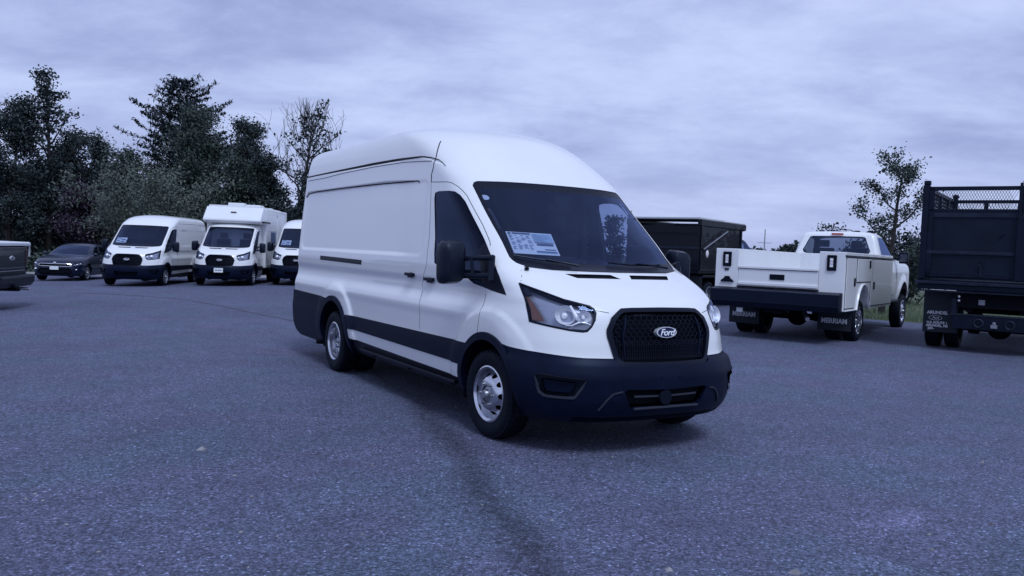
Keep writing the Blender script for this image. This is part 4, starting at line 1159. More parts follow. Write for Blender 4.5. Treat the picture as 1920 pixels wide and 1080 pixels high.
# outline narrowed at the nose of the overcab
vs = []; n = len(prof)
for sg in (-1, 1):
    for (x, z) in prof: vs.append((x, sg*(1.10 if x < -1.3 else 1.04), z))
fs = [tuple(range(n)), tuple(range(2*n - 1, n - 1, -1))] + [(i, (i+1) % n, (i+1) % n + n, i + n) for i in range(n)]
mb.add(vs, fs); mb.obj('box_body', BOXW, camper, bevel=.045, seg=3, smooth=True)
for (x0, x1, z0, z1, sg) in ((-5.45, -1.62, .75, 2.82, 1), (-5.45, -1.62, .75, 2.82, -1)):
    for z in (z0, 2.05, z1):
        m_ = MB(); m_.box((x0, sg*1.10 - .012, z - .012), (x1, sg*1.10 + .012, z + .012)); m_.obj('box_moulding', BOXW, camper, bevel=.004)
m_ = MB(); m_.box((-4.3, 1.10, 1.0), (-3.6, 1.118, 2.7)); m_.obj('camper_door', BOXW, camper, bevel=.01)
m_ = MB(); m_.box((-3.2, 1.10, 1.55), (-2.3, 1.12, 2.0)); m_.obj('camper_window', SGLASS, camper, bevel=.01)
m_ = MB(); m_.box((-2.0, .96, 2.31), (-.9, 1.14, 2.36)); m_.obj('awning_arm', PLASTIC, camper)
for y in (-.85, .85):
    m_ = MB(); m_.box((-5.4, y - .03, 2.87), (-1.4, y + .03, 2.93)); m_.obj('roof_rail', BOXW, camper, bevel=.01)
m_ = MB(); m_.box((-1.36, -.98, 2.87), (-1.26, .98, 2.93)); m_.obj('roof_bar', BOXW, camper, bevel=.01)
for x0, x1, y0, y1, h in ((-1.9, -1.5, -.35, .25, .17), (-4.4, -3.6, -.4, .4, .20), (-5.2, -4.8, .2, .6, .14)):
    m_ = MB(); m_.box((x0, y0, 2.87), (x1, y1, 2.87 + h)); m_.obj('roof_vent', BOXW, camper, bevel=.03)
m_ = MB(); m_.box((-.98, -.10, 2.66), (-.90, .10, 2.69)); m_.obj('marker_lamp', AMBER, camper, rot=(0, 0, 0))
m_ = MB(); m_.box((1.035, -.155, .49), (1.045, .155, .645)); pl = m_.obj('front_plate', PAPER, camper, bevel=.003)
for y0, y1 in ((-.11, -.03), (-.01, .05), (.06, .11)):
    m_ = MB(); m_.box((1.0455, y0, .55), (1.047, y1, .585)); m_.obj('plate_characters', INK, pl)
m_ = MB(); m_.box((-5.6, -.95, .35), (-1.4, .95, .62)); m_.obj('box_floor', DARK, camper)

# ---------------------------------------------------------------- dark sedan
NAVY = mat('navy_car_paint', (.004, .007, .024), .30, coat=.35, spec=.3, var=.05)
SED = [ # t    xf    zf    D    n    W     xr
    (.20, .78, .20, .55, 3.0, .80, -3.55), (.30, .84, .30, .60, 3.0, .86, -3.62), (.45, .86, .45, .65, 3.0, .895, -3.66), (.60, .85, .60, .68, 2.9, .900, -3.67),
    (.70, .80, .71, .70, 2.8, .898, -3.66), (.78, .66, .80, .66, 2.8, .892, -3.64), (.85, .42, .875, .60, 2.8, .882, -3.62), (.91, .02, .945, .48, 2.9, .865, -3.60), (.95, -.28, .985, .40, 3.0, .850, -3.50),
    (1.02, -.44, 1.05, .38, 3.0, .800, -3.22), (1.15, -.68, 1.17, .36, 3.0, .745, -2.98), (1.27, -.95, 1.29, .36, 3.0, .690, -2.75), (1.35, -1.18, 1.37, .36, 2.8, .640, -2.50), (1.40, -1.38, 1.415, .35, 2.5, .55, -2.3), (1.43, -1.58, 1.44, .3, 2.3, .36, -2.15), (1.44, -1.7, 1.45, .2, 2.0, 0, -2.0)]
car = thing('parked_sedan', 'dark blue sedan parked left of the white vans under the trees', 'car')
sr_ = Ring(SED, rear_d=.3, disp=lambda x, y, z, W: .02*sstep(.52, .36, np.hypot(x, z - .32))*sstep(.1, .4, z) + .02*sstep(.52, .36, np.hypot(x + 2.70, z - .32))*sstep(.1, .4, z) - .012*sstep(.62, .55, z)*sstep(.42, .5, z))
WS_ = [(0, 1.325), (.45, 1.325), (.62, 1.30), (.66, 1.20), (.68, 1.00), (.66, .985), (.40, .972), (0, .968)]
SW1 = sx_(sr_, [(-.62, .985), (-.95, 1.17), (-1.25, 1.305), (-1.55, 1.325), (-1.60, .985)])
SW2 = sx_(sr_, [(-1.68, .985), (-1.65, 1.325), (-2.1, 1.30), (-2.55, 1.10), (-2.65, .99)])
HL = [(.80, .72), (.62, .71), (.50, .665), (.46, .62), (.56, .60), (.70, .635), (.82, .68)]
GR = [(0, .665), (.40, .665), (.46, .61), (.40, .575), (0, .57)]; LG = [(0, .50), (.42, .50), (.50, .33), (.4, .27), (0, .27)]
S_ = np.concatenate([np.linspace(0, 1, 40), np.linspace(1, 2, 50)[1:], np.linspace(2, 3, 20)[1:]]); T_ = np.unique(np.concatenate([np.linspace(.2, .9, 22), np.linspace(.9, 1.44, 30)]))
sb = Body(sr_, S_, T_, [('windscreen', WS_), ('side_glass', SW1), ('rear_side_glass', SW2), ('headlight', HL), ('grille', GR), ('lower_grille', LG), ('rear_glass', [(2.5, 1.32), (2.45, 1.0), (3, 1.0), (3, 1.32)]), ('hole', xz(sr_, circle(0, .32, .37))), ('hole', xz(sr_, circle(-2.70, .32, .37)))])
sb.part('body', 'body', NAVY, car)
sb.part('windscreen', 'windscreen', GLASS, car, off=-.004); sb.part('rear_window', 'rear_glass', SGLASS, car, off=-.004)
for sg in (-1, 1):
    sb.part('side_window', 'side_glass', SGLASS, car, side=sg, off=-.004); sb.part('side_window', 'rear_side_glass', SGLASS, car, side=sg, off=-.004)
    h = sb.part('headlight', 'headlight', LENS, car, side=sg); sb.part('lamp_bowl', 'headlight', mat('sedan_lamp', (.22, .24, .28), .25, metal=.7), h, side=sg, off=-.03, wall=-.03)
    for s_, t_ in ((.60, .655), (.68, .675)):
        P = sr_.P(s_, t_) - sr_.N(s_, t_)*.015; m_ = MB(); m_.ellipsoid((P[0], sg*P[1], P[2]), (.03, .035, .028), 10, 6); m_.obj('lamp_lens', CHROME, h, smooth=True)
    m_ = MB(); m_.ellipsoid((0, 0, 0), (.07, .10, .06), 14, 8); m_.obj('door_mirror', NAVY, car, (-.62, sg*.94, 1.02), smooth=True)
    wl = MB(); hx_s = (0, -2.70)
    for hx in hx_s:
        wl = MB(); wl.box((hx - .38, min(sg*.55, sg*.86), .3), (hx + .38, max(sg*.55, sg*.86), .70)); wl.obj('wheel_well', DARK, car)
    sb.ribbon('door_seam', [sx_(sr_, [(-.55, .95), (-.45, .6), (-.5, .35)]), sx_(sr_, [(-1.64, 1.3), (-1.64, .95), (-1.66, .35)])], SEAM, car, side=sg, w=.010)
    sb.ribbon('window_strip', [sx_(sr_, [(-.60, .972), (-1.6, .972), (-2.66, .975)])], CHROME, car, side=sg, w=.018, off=.006)
    m_ = MB(); m_.box((-1.50, sg*.895 - .02, .78), (-1.32, sg*.895 + .02, .81)); m_.obj('door_handle', CHROME, car, bevel=.006)
    m_ = MB(); P = sr_.P(.58, .45); m_.ellipsoid((P[0], sg*P[1], P[2]), (.03, .05, .03), 10, 6); m_.obj('fog_lamp', CHROME, car, smooth=True)
sb.part('grille', 'grille', DARK, car, off=-.02, wall=-.02); sb.part('lower_grille', 'lower_grille', DARK, car, off=-.03, wall=-.03)
for sg in (-1, 1):
    sb.ribbon('chrome_bar', [[(0, .66), (.40, .66), (.455, .615)]], CHROME, car, side=sg, w=.022, off=.008); sb.ribbon('chrome_bar', [[(0, .572), (.40, .575), (.46, .60)]], CHROME, car, side=sg, w=.016, off=.008)
m_ = MB(); m_.box((.85, -.155, .44), (.875, .155, .56)); m_.obj('front_plate', PAPER, car, bevel=.004)
m_ = MB(); m_.ellipsoid((.83, 0, .70), (.03, .07, .03), 12, 8); m_.obj('badge', CHROME, car, smooth=True)
m_ = MB(); m_.box((-3.4, -.80, .20), (.6, .80, .30)); m_.obj('underbody', DARK, car)
m_ = MB(); m_.box((-3.3, -.52, .25), (.3, .52, .80)); m_.obj('cabin_tub', DARK, car)
for x, y in ((-1.25, -.36), (-1.25, .36)):
    m_ = MB(); m_.box((x - .45, y - .23, .6), (x, y + .23, .78)); m_.box((x - .55, y - .22, .7), (x - .42, y + .22, 1.18)); m_.obj('seat', SEATM, car, bevel=.04)
ALLOY = mat('alloy_grey', (.30, .30, .32), .3, metal=.9)
for sg in (-1, 1):
    w_, ms = wheel(car, 0, sg*.88, .32, sg, R0=.32, W=.2, rim=.215, kind='spoke', rimmat=ALLOY)
    wheel(car, -2.70, sg*.88, .32, sg, meshes=ms)
place(car, -17.35, 32.6, 3.03)
# ---------------------------------------------------------------- truck cabs
CAB = [ # t    xf    zf    D    n    W     xr      (x = 0 at the front axle)
    (.50, .95, .50, .40, 3.6, .96, -2.42), (.62, 1.00, .62, .42, 3.6, .99, -2.43), (.80, 1.00, .80, .42, 3.6, 1.01, -2.43), (1.10, .98, 1.10, .42, 3.6, 1.015, -2.43),
    (1.25, .95, 1.27, .44, 3.4, 1.005, -2.42), (1.33, .85, 1.37, .44, 3.2, .99, -2.42), (1.37, .55, 1.42, .44, 3.2, .985, -2.42), (1.41, .0, 1.465, .42, 3.2, .975, -2.41), (1.45, -.62, 1.49, .40, 3.2, .955, -2.41),
    (1.52, -.76, 1.545, .38, 3.2, .93, -2.40), (1.70, -1.02, 1.72, .36, 3.2, .875, -2.36), (1.88, -1.28, 1.90, .36, 3.2, .825, -2.31), (1.96, -1.42, 1.985, .38, 2.8, .79, -2.28), (2.01, -1.56, 2.035, .38, 2.5, .71, -2.22), (2.04, -1.70, 2.055, .3, 2.3, .5, -2.12), (2.05, -1.85, 2.06, .2, 2.0, 0, -2.0)]
def make_cab(root, paint, glass_m=SGLASS, chrome=True, white=False, xoff=0.0, up=0.0):
    """cab parts are children of root, shifted so that the front axle is at x = xoff"""
    g = root; before = set(root.children)
    tab = [list(r) for r in CAB]
    for r in tab: r[1] += xoff; r[6] += xoff
    ring = Ring(tab, rear_d=.10, rear_n=3, disp=lambda x, y, z, W: .035*sstep(.70, .50, np.hypot(x - xoff, z - .42))*sstep(.2, .6, z) - .012*sstep(1.30, 1.36, z)*sstep(1.5, 1.4, z))
    S = np.concatenate([np.linspace(0, 1, 34), np.linspace(1, 2, 60)[1:], np.linspace(2, 3, 24)[1:]]); T = np.unique(np.concatenate([np.linspace(.5, 1.3, 20), np.linspace(1.3, 1.55, 14), np.linspace(1.55, 2.05, 24)]))
    SWd = sx_(ring, [(xoff - .95, 1.50), (xoff - 1.12, 1.64), (xoff - 1.33, 1.82), (xoff - 1.50, 1.915), (xoff - 2.10, 1.925), (xoff - 2.16, 1.48), (xoff - 1.5, 1.46), (xoff - 1.2, 1.44)])
    RW = [(2.44, 1.54), (2.40, 1.60), (2.45, 1.905), (2.50, 1.925), (3, 1.93), (3, 1.52), (2.5, 1.52)]
    WSc = [(0, 1.94), (.50, 1.935), (.63, 1.91), (.67, 1.70), (.68, 1.56), (.62, 1.535), (0, 1.52)]
    b = Body(ring, S, T, [('side_glass', SWd), ('rear_glass', RW), ('windscreen', WSc), ('grille', [(0, 1.22), (.55, 1.22), (.55, .80), (0, .80)]), ('bumper', [(0, .72), (1.0, .72), (1.0, .50), (0, .50)]), ('lamp', [(.58, 1.22), (.86, 1.22), (.86, .86), (.58, .86)]), ('hole', xz(ring, circle(xoff, .42, .50)))])
    b.part('cab_body', 'body', paint, g)
    b.part('windscreen', 'windscreen', GLASS, g, off=-.004); b.part('rear_window', 'rear_glass', glass_m, g, off=-.004, wall=.02)
    b.part('front_grille', 'grille', PLASTIC2, g, off=-.01, wall=-.01); b.part('front_bumper', 'bumper', STEEL2, g, off=.03, wall=.04)
    b.part('cab_lining', 'body', LINING, g, off=-.05, sel=lambda c, t: (c[:, 0] < xoff - .5) & (t > 1.0))
    for sg in (-1, 1):
        b.part('side_window', 'side_glass', glass_m, g, side=sg, off=-.004, wall=.02); b.part('headlight', 'lamp', mat('truck_lamp', (.5, .52, .56), .2, metal=.6), g, side=sg)
        b.ribbon('door_seam', [sx_(ring, [(xoff - .98, 1.50), (xoff - .86, 1.30), (xoff - .84, .62)]), sx_(ring, [(xoff - 2.13, 1.95), (xoff - 2.20, 1.48), (xoff - 2.22, .62), (xoff - .84, .62)])], SEAM, g, side=sg, w=.010, off=.0008)
        m_ = MB(); m_.box((xoff - 2.10, min(sg*.99, sg*1.03), 1.20), (xoff - 1.90, max(sg*.99, sg*1.03), 1.24)); m_.obj('door_handle', PLASTIC2, g, bevel=.006)
        mr = link('door_mirror', None, g)
        m_ = MB(); m_.box((xoff - 1.04, min(sg*1.08, sg*1.28), 1.36), (xoff - .90, max(sg*1.08, sg*1.28), 1.62)); m_.obj('housing', PLASTIC, mr, bevel=.03, smooth=True)
        m_ = MB(); m_.bar((xoff - .95, sg*.95, 1.46), (xoff - .97, sg*1.12, 1.48), .08, .05); m_.obj('arm', PLASTIC, mr)
        m_ = MB(); m_.box((xoff - 1.046, min(sg*1.10, sg*1.26), 1.40), (xoff - 1.041, max(sg*1.10, sg*1.26), 1.58)); m_.obj('mirror_glass', mat('tinted_mirror', (.10, .11, .14), .1, metal=1), mr)
        m_ = MB(); m_.box((xoff - 2.35, min(sg*.80, sg*1.06), .46), (xoff - .70, max(sg*.80, sg*1.06), .52)); m_.obj('running_board', PLASTIC2, g, bevel=.015)
        wl = MB(); wl.box((xoff - .52, min(sg*.5, sg*.88), .40), (xoff + .52, max(sg*.5, sg*.88), .98)); wl.obj('wheel_well', DARK, g)
        m_ = MB(); m_.box((xoff - 1.95, sg*.36 - .23, .95), (xoff - 1.5, sg*.36 + .23, 1.10)); m_.box((xoff - 2.08, sg*.36 - .22, 1.05), (xoff - 1.93, sg*.36 + .22, 1.66)); m_.box((xoff - 2.06, sg*.36 - .12, 1.68), (xoff - 1.98, sg*.36 + .12, 1.84)); m_.obj('seat', SEATM, g, bevel=.03)
    m_ = MB(); m_.box((xoff - 1.1, -.85, 1.0), (xoff - .55, .85, 1.44)); m_.obj('dashboard', PLASTIC, g, bevel=.05)
    m_ = MB(); m_.box((xoff - 2.35, -.9, .56), (xoff - .1, .9, .62)); m_.obj('cab_floor', DARK, g)
    # clearance lamps and third brake lamp
    for y in (-.55, -.25, .25, .55):
        m_ = MB(); m_.box((xoff - 1.62, y - .06, 2.035), (xoff - 1.52, y + .06, 2.085)); m_.obj('clearance_lamp', PLASTIC2, g, bevel=.015)
    m_ = MB(); m_.box((xoff - 2.335, -.13, 1.955), (xoff - 2.30, .13, 1.995)); m_.obj('brake_lamp', REDL, g, bevel=.008)
    if up:
        for o in root.children:
            if o not in before: o.location.z += up
    return b, ring
def chassis(root, x0, x1, z0=.52, z1=.76):
    for y in (-.42, .42):
        m_ = MB(); m_.box((x0, y - .05, z0), (x1, y + .05, z1)); m_.obj('frame_rail', DARK, root)
def dual_axle(root, x, half, kind='concave', R0=.40, rim=.26, detail=True, rimmat=None):
    out = {}
    for sg in (-1, 1):
        w_, ms = wheel(root, x, sg*half, R0, sg, R0=R0, W=.23, rim=rim, kind=kind, rimmat=rimmat); out[sg] = ms
        link('inner_tyre', make_tyre(R0, .23, rim, sg, detail=False), root, (x, sg*(half - .33), R0))
    m_ = MB(); m_.tube([(x, -half + .2, R0), (x, half - .2, R0)], .07, 10); m_.ellipsoid((x, 0, R0), (.20, .20, .19), 16, 10); m_.obj('rear_axle', DARK, root, smooth=True)
    return out

# ---------------------------------------------------------------- white service truck
TH = .615
svc = thing('service_truck', 'white service truck seen from behind, with side tool compartments and an open bed', 'truck')
svc.location = (5.812, 17.079, 0); svc.rotation_euler = (0, 0, heading(TH))
TRUCKW = mat('truck_white_paint', (.80, .80, .80), .35, coat=.5, var=.02)
BEDW = mat('bed_white', (.72, .73, .75), .45, var=.05)  # slightly darker, bluish white for the bed floor and bulkhead
XB, XE, ZT, ZS, HW = -1.437, 2.60, 1.706, .625, 1.22
make_cab(svc, TRUCKW, glass('truck_glass', (.40, .44, .46), base=.03), xoff=4.995, up=.19)
# side compartment boxes (outline with wheel arch) built as shells
def comp(sg):
    arch = [(.50*math.cos(a), .42 + .66*math.sin(a)) for a in np.linspace(math.pi, 0, 15)]
    out_ = [(XB, ZS), (-.52, ZS)] + [(x, max(z, ZS)) for x, z in arch if z > ZS - .05] + [(.52, ZS), (XE, ZS), (XE, ZT), (XB, ZT)]
    m_ = MB(); m_.prism(out_, sg*.76, sg*HW, axis='y'); return m_
for sg in (-1, 1):
    comp(sg).obj('side_compartment', TRUCKW, svc, bevel=.012)
    wl = MB(); n = 16
    m_ = MB(); m_.box((-.55, min(sg*.70, sg*.78), .40), (.55, max(sg*.70, sg*.78), 1.20)); m_.obj('wheel_well', DARK, svc)
    # doors proud of the side, each with its latch
    D = [(-1.39, -.62, .67, 1.60, (-.73, 1.15)), (-.54, .68, 1.16, 1.60, (.05, 1.50)), (.74, 2.54, .67, 1.60, (.90, 1.05))]
    def door(x0, x1, z0, z1, lx, lz, nm='compartment_door'):
        m_ = MB(); m_.box((x0, min(sg*HW, sg*(HW + .018)), z0), (x1, max(sg*HW, sg*(HW + .018)), z1)); d = m_.obj(nm, TRUCKW, svc, bevel=.006)
        m_ = MB(); m_.box((lx - .045, min(sg*HW, sg*(HW + .035)), lz - .075), (lx + .045, max(sg*HW, sg*(HW + .035)), lz + .075)); m_.obj('latch', PLASTIC2, d, bevel=.008)
    door(-1.36, -.66, .68, 1.60, -.78, 1.16); door(-.56, .70, 1.16, 1.60, .40, 1.50); door(.60, 2.54, .68, 1.60, .80, 1.08)
    # dark gaps round the doors
    for (x0, x1, z0, z1) in ((-1.375, -.645, .665, 1.615), (-.575, .58, 1.145, 1.615), (.585, 2.555, .665, 1.615)):
        m_ = MB(); m_.box((x0, min(sg*HW, sg*(HW + .004)), z0), (x1, max(sg*HW, sg*(HW + .004)), z1)); m_.obj('door_gasket', SEAM, svc)
    m_ = MB(); m_.box((XB, min(sg*(HW - .01), sg*(HW + .03)), 1.625), (XE, max(sg*(HW - .01), sg*(HW + .03)), 1.650)); m_.obj('drip_rail', TRIM, svc)
    # arch lip
    pts = [(.53*math.cos(a), sg*(HW + .012), max(ZS, .42 + .69*math.sin(a))) for a in np.linspace(math.pi*.93, math.pi*.07, 19)]
    m_ = MB(); m_.tube(pts, .022, 8); m_.obj('arch_lip', TRUCKW, svc, smooth=True)
    m_ = MB(); m_.tube([(XB + .1, sg*(HW + .012), ZS + .01), (-.6, sg*(HW + .012), ZS + .01)], .012, 6); m_.obj('lower_lip', TRUCKW, svc)
# rear: tail panels, lamps, tailgate, bed
for sg in (-1, 1):
    y0, y1 = (sg*.76, sg*1.20)
    l = link('tail_lamp', None, svc)
    yl = sg*.985
    m_ = MB(); m_.box((XB - .030, yl - .085, 1.36), (XB, yl + .085, 1.645)); m_.obj('lamp_grommet', PLASTIC2, l, bevel=.035, seg=3)
    for k, mt_ in ((0, PAPER), (1, mat('lamp_white', (.75, .68, .70), .2)), (2, PAPER)):
        m_ = MB(); m_.box((XB - .036, yl - .028, 1.425 + k*.056), (XB - .029, yl + .028, 1.475 + k*.056)); m_.obj('lamp_lens', mt_, l)
m_ = MB(); m_.box((XB - .012, .95, 1.28), (XB, 1.03, 1.325)); m_.obj('maker_plate', TRIM, svc)
m_ = MB(); m_.prism([(.84, 1.06), (1.10, 1.06), (1.08, 1.10), (1.04, 1.12), (1.01, 1.17), (.93, 1.17), (.90, 1.12), (.86, 1.10)], XB - .03, XB, axis='x'); m_.obj('step_bracket', PLASTIC2, svc)
m_ = MB(); m_.box((XB + .05, -.76, .98), (XE, .76, 1.02)); m_.obj('bed_floor', BEDW, svc)
m_ = MB(); m_.box((XE - .05, -.76, 1.02), (XE, .76, ZT)); m_.obj('bed_bulkhead', BEDW, svc)
tg = MB(); tg.box((XB, -.755, 1.00), (XB + .05, .755, 1.375)); tgo = tg.obj('tailgate', TRUCKW, svc, bevel=.006)
for z0, z1, d in ((1.335, 1.38, .02), (1.02, 1.075, .025)):
    m_ = MB(); m_.box((XB - d, -.75, z0), (XB, .75, z1)); m_.obj('tailgate_rib', TRUCKW, tgo, bevel=.008)
m_ = MB(); m_.box((XB - .006, -.75, 1.325), (XB - .001, .75, 1.335)); m_.obj('rib_gap', SEAM, tgo)
m_ = MB(); m_.box((XB - .012, -.14, 1.14), (XB, .14, 1.245)); m_.obj('gate_handle', PLASTIC2, tgo, bevel=.01)
m_ = MB(); m_.box((XB - .005, -.78, .975), (XB + .02, .78, .992)); m_.obj('sill_gap', SEAM, svc)
BUMPM = mat('rear_bumper_black', (.004, .006, .016), .45, spec=.28, var=.1)
m_ = MB(); m_.prism([(XB - .27, .93), (XB - .27, .70), (XB - .22, .60), (XB + .10, .60), (XB + .10, .965), (XB - .02, .965)], -1.20, 1.20, axis='y'); m_.obj('rear_bumper', BUMPM, svc, bevel=.015)
for y0, y1 in ((-1.18, -.34), (-.30, .30), (.34, 1.18)):
    m_ = MB(); m_.box((XB - .285, y0, .70), (XB - .268, y1, .725)); m_.obj('bumper_rib', BUMPM, svc, bevel=.004)
m_ = MB(); m_.box((XB - .10, .60, .50), (XB - .08, .72, .58)); m_.obj('hitch_label', PAPER, svc)
for sg in (-1, 1):
    m_ = MB(); m_.box((-.66, sg*.88 - .31, .22), (-.645, sg*.88 + .31, .66)); fl_ = m_.obj('mud_flap', mat('flap_rubber', (.012, .012, .014), .6), svc)
    text('flap_lettering', 'MERRIAM', .125, mat('flap_white', (.55, .57, .60), .6), fl_, (-.668, sg*.88, .40), (math.pi/2, 0, -math.pi/2), bold=.006, extrude=.002, sx=.88, spacing=1.05)
    m_ = MB(); m_.tube([(-.70, sg*.60, .50), (-1.0, sg*.75, .62), (-1.2, sg*.9, .70)], .02, 6); m_.obj('flap_strut', TRIM, svc)
chassis(svc, XB, 5.6, .58, .80)
for (a, c) in (((XB - .15, -.18, .52), (XB + .1, .18, .60)),):
    m_ = MB(); m_.box(a, c); m_.obj('hitch', DARK, svc, bevel=.01)
m_ = MB(); m_.tube([(-.3, -.2, .50), (-.9, -.42, .46), (-1.35, -.58, .44)], .04, 8); m_.obj('exhaust', STEEL2, svc, smooth=True)
for y in (-.55, .5):
    m_ = MB(); m_.tube([(.1, y*.3, .34), (-.1, y, .46)], .03, 6); m_.obj('shock_absorber', TRIM, svc)
m_ = MB(); m_.box((.9, -.7, .45), (2.2, -.45, .85)); m_.box((.8, .3, .42), (2.3, .72, .85)); m_.obj('fuel_tank', DARK, svc, bevel=.03)
ms = dual_axle(svc, 0, 1.17)
for sg in (-1, 1): wheel(svc, 4.995, sg*1.03, .40, sg, R0=.40, W=.23, rim=.26, kind='convex')

# ---------------------------------------------------------------- stake-side dump truck at the right edge
stk = thing('landscape_truck', 'dark stake-body truck with mesh-topped gates cut off by the right edge', 'truck')
th2 = .61
# the origin is the middle of the rear edge of the body, on the ground
fx, fy = math.sin(th2), math.cos(th2); lx, ly = -fy, fx
W2 = 1.26
P0 = (7.42, 15.45)
stk.location = (P0[0] - lx*W2, P0[1] - ly*W2, 0); stk.rotation_euler = (0, 0, heading(th2))
STEELB = mat('black_body_steel', (.003, .0045, .012), .45, spec=.3, var=.35, vscale=5, bump=.1, bscale=30)
PLY = mat('dark_gate_panel', (.004, .007, .014), .5, spec=.3, var=.4, vscale=2.5, bump=.1, bscale=20)
RUST = mat('worn_rail_steel', (.012, .014, .026), .5, spec=.35, var=.4, vscale=6)
def bx(nm, a, b, mt_, par, bevel=0.0, **k):
    m_ = MB(); m_.box(tuple(min(p, q) for p, q in zip(a, b)), tuple(max(p, q) for p, q in zip(a, b))); return m_.obj(nm, mt_, par, bevel=bevel, **k)
LB = 3.7
bx('bed_floor', (0, -W2, 1.20), (LB, W2, 1.28), STEELB, stk)
bx('bed_ledge', (-.12, -W2 - .04, 1.20), (0, W2 + .04, 1.25), RUST, stk, .006); bx('bed_sill', (-.06, -W2, 1.10), (.10, W2, 1.20), STEELB, stk, .01)
bx('lower_strip', (-.05, -W2, 1.06), (-.02, W2, 1.09), RUST, stk)
# corner posts
for sg in (-1, 1):
    bx('corner_post', (-.04, sg*W2, 1.28), (.08, sg*(W2 - .11), 2.98), STEELB, stk, .01)
    bx('post_cap', (-.05, sg*(W2 - .01), 2.98), (.07, sg*(W2 - .12), 3.06), STEELB, stk, .02)
def gate(y0, y1, nm='tail_gate'):
    g = link(nm, None, stk)
    a, c = min(y0, y1), max(y0, y1)
    bx('lower_panel', (.0, a + .05, 1.42), (.015, c - .05, 1.74), PLY, g); bx('upper_panel', (.0, a + .05, 1.80), (.015, c - .05, 2.40), PLY, g)
    bx('rail', (-.03, a, 1.33), (.02, c, 1.42), STEELB, g, .008); bx('rail', (-.035, a, 1.74), (.02, c, 1.80), RUST, g, .008)
    bx('rail', (-.02, a, 2.40), (.02, c, 2.52), RUST, g, .006); bx('rail', (-.03, a, 2.50), (.02, c, 2.55), STEELB, g, .006); bx('rail', (-.03, a, 2.88), (.02, c, 2.95), STEELB, g, .008)
    bx('stile', (-.03, a, 1.33), (.025, a + .09, 2.95), STEELB, g, .008); bx('stile', (-.03, c - .09, 1.33), (.025, c, 2.95), STEELB, g, .008)
    m_ = MB(); k = 0
    y = a + .09
    while y < c - .09:      # expanded mesh
        m_.bar((.0, y, 2.55), (.0, y + .17, 2.88), .006, .006); m_.bar((.0, y + .17, 2.55), (.0, y, 2.88), .006, .006); y += .045
    tag(m_.obj('expanded_mesh', STEELB, g), kind='stuff')
    return g
ym = W2 - 1.62
gate(W2 - .11, ym + .02); gate(ym - .02, -W2 + .11)
bx('latch_post', (-.09, ym + .11, 1.30), (-.03, ym - .11, 2.42), STEELB, stk, .02)
for y in (ym + .075, ym - .075): bx('lock_bar', (-.08, y - .025, 1.38), (-.045, y + .025, 3.0), STEELB, stk, .01)
m_ = MB(); m_.tube([(-.06, ym + .07, 3.0), (-.06, ym + .04, 3.05), (-.06, ym - .04, 3.05), (-.06, ym - .07, 3.0)], .006, 6); m_.obj('lock_chain', RUST, stk)
m_ = MB(); m_.lathe([(.03, 0), (.045, .004), (.045, .03)], 16, axis='x', sgn=-1, c=(-.03, W2 - 1.0, 1.58)); m_.tube([(-.035, W2 - 1.0, 1.55), (-.035, W2 - 1.0, 1.36)], .018, 6); m_.obj('gate_latch', RUST, stk)
m_ = MB(); m_.tube([(-.01, W2 - 1.25, 2.02), (-.02, W2 - 1.27, 2.10), (-.02, W2 - 1.33, 2.13)], .010, 6); m_.obj('scratch_hook', RUST, stk)
# sides and front with mesh tops
for sg in (-1, 1):
    bx('side_panel', (.08, sg*W2, 1.28), (LB, sg*(W2 - .03), 2.42), STEELB, stk)
    bx('side_rail', (.08, sg*W2, 2.42), (LB, sg*(W2 - .05), 2.52), RUST, stk, .006); bx('side_rail', (.08, sg*W2, 2.90), (LB, sg*(W2 - .05), 2.97), STEELB, stk, .006)
    for x in (.95, 1.85, 2.8): bx('stake', (x - .05, sg*(W2 + .01), 1.28), (x + .05, sg*(W2 - .05), 2.92), STEELB, stk, .008)
    m_ = MB(); x = .1
    while x < LB - .1: m_.bar((x, sg*(W2 - .025), 2.52), (x + .17, sg*(W2 - .025), 2.90), .006, .006); m_.bar((x + .17, sg*(W2 - .025), 2.52), (x, sg*(W2 - .025), 2.90), .006, .006); x += .06
    tag(m_.obj('expanded_mesh', STEELB, stk), kind='stuff')
    bx('front_post', (LB - .1, sg*W2, 1.28), (LB, sg*(W2 - .1), 3.0), STEELB, stk, .01)
    m_ = MB(); m_.ellipsoid((LB - .05, sg*(W2 - .05), 3.04), (.05, .07, .05), 10, 6); m_.obj('post_cap', STEELB, stk)
bx('front_panel', (LB - .04, -W2, 1.28), (LB, W2, 2.42), STEELB, stk)
for z in (2.42, 2.66, 2.90): bx('front_rail', (LB - .05, -W2, z), (LB, W2, z + .07), STEELB, stk)
for y in (-.62, 0, .62): bx('front_stake', (LB - .06, y - .04, 2.42), (LB, y + .04, 2.95), STEELB, stk)
m_ = MB(); y = -W2
while y < W2 - .1: m_.bar((LB - .02, y, 2.5), (LB - .02, y + .17, 2.92), .006, .006); m_.bar((LB - .02, y + .17, 2.5), (LB - .02, y, 2.92), .006, .006); y += .06
tag(m_.obj('expanded_mesh', STEELB, stk), kind='stuff')
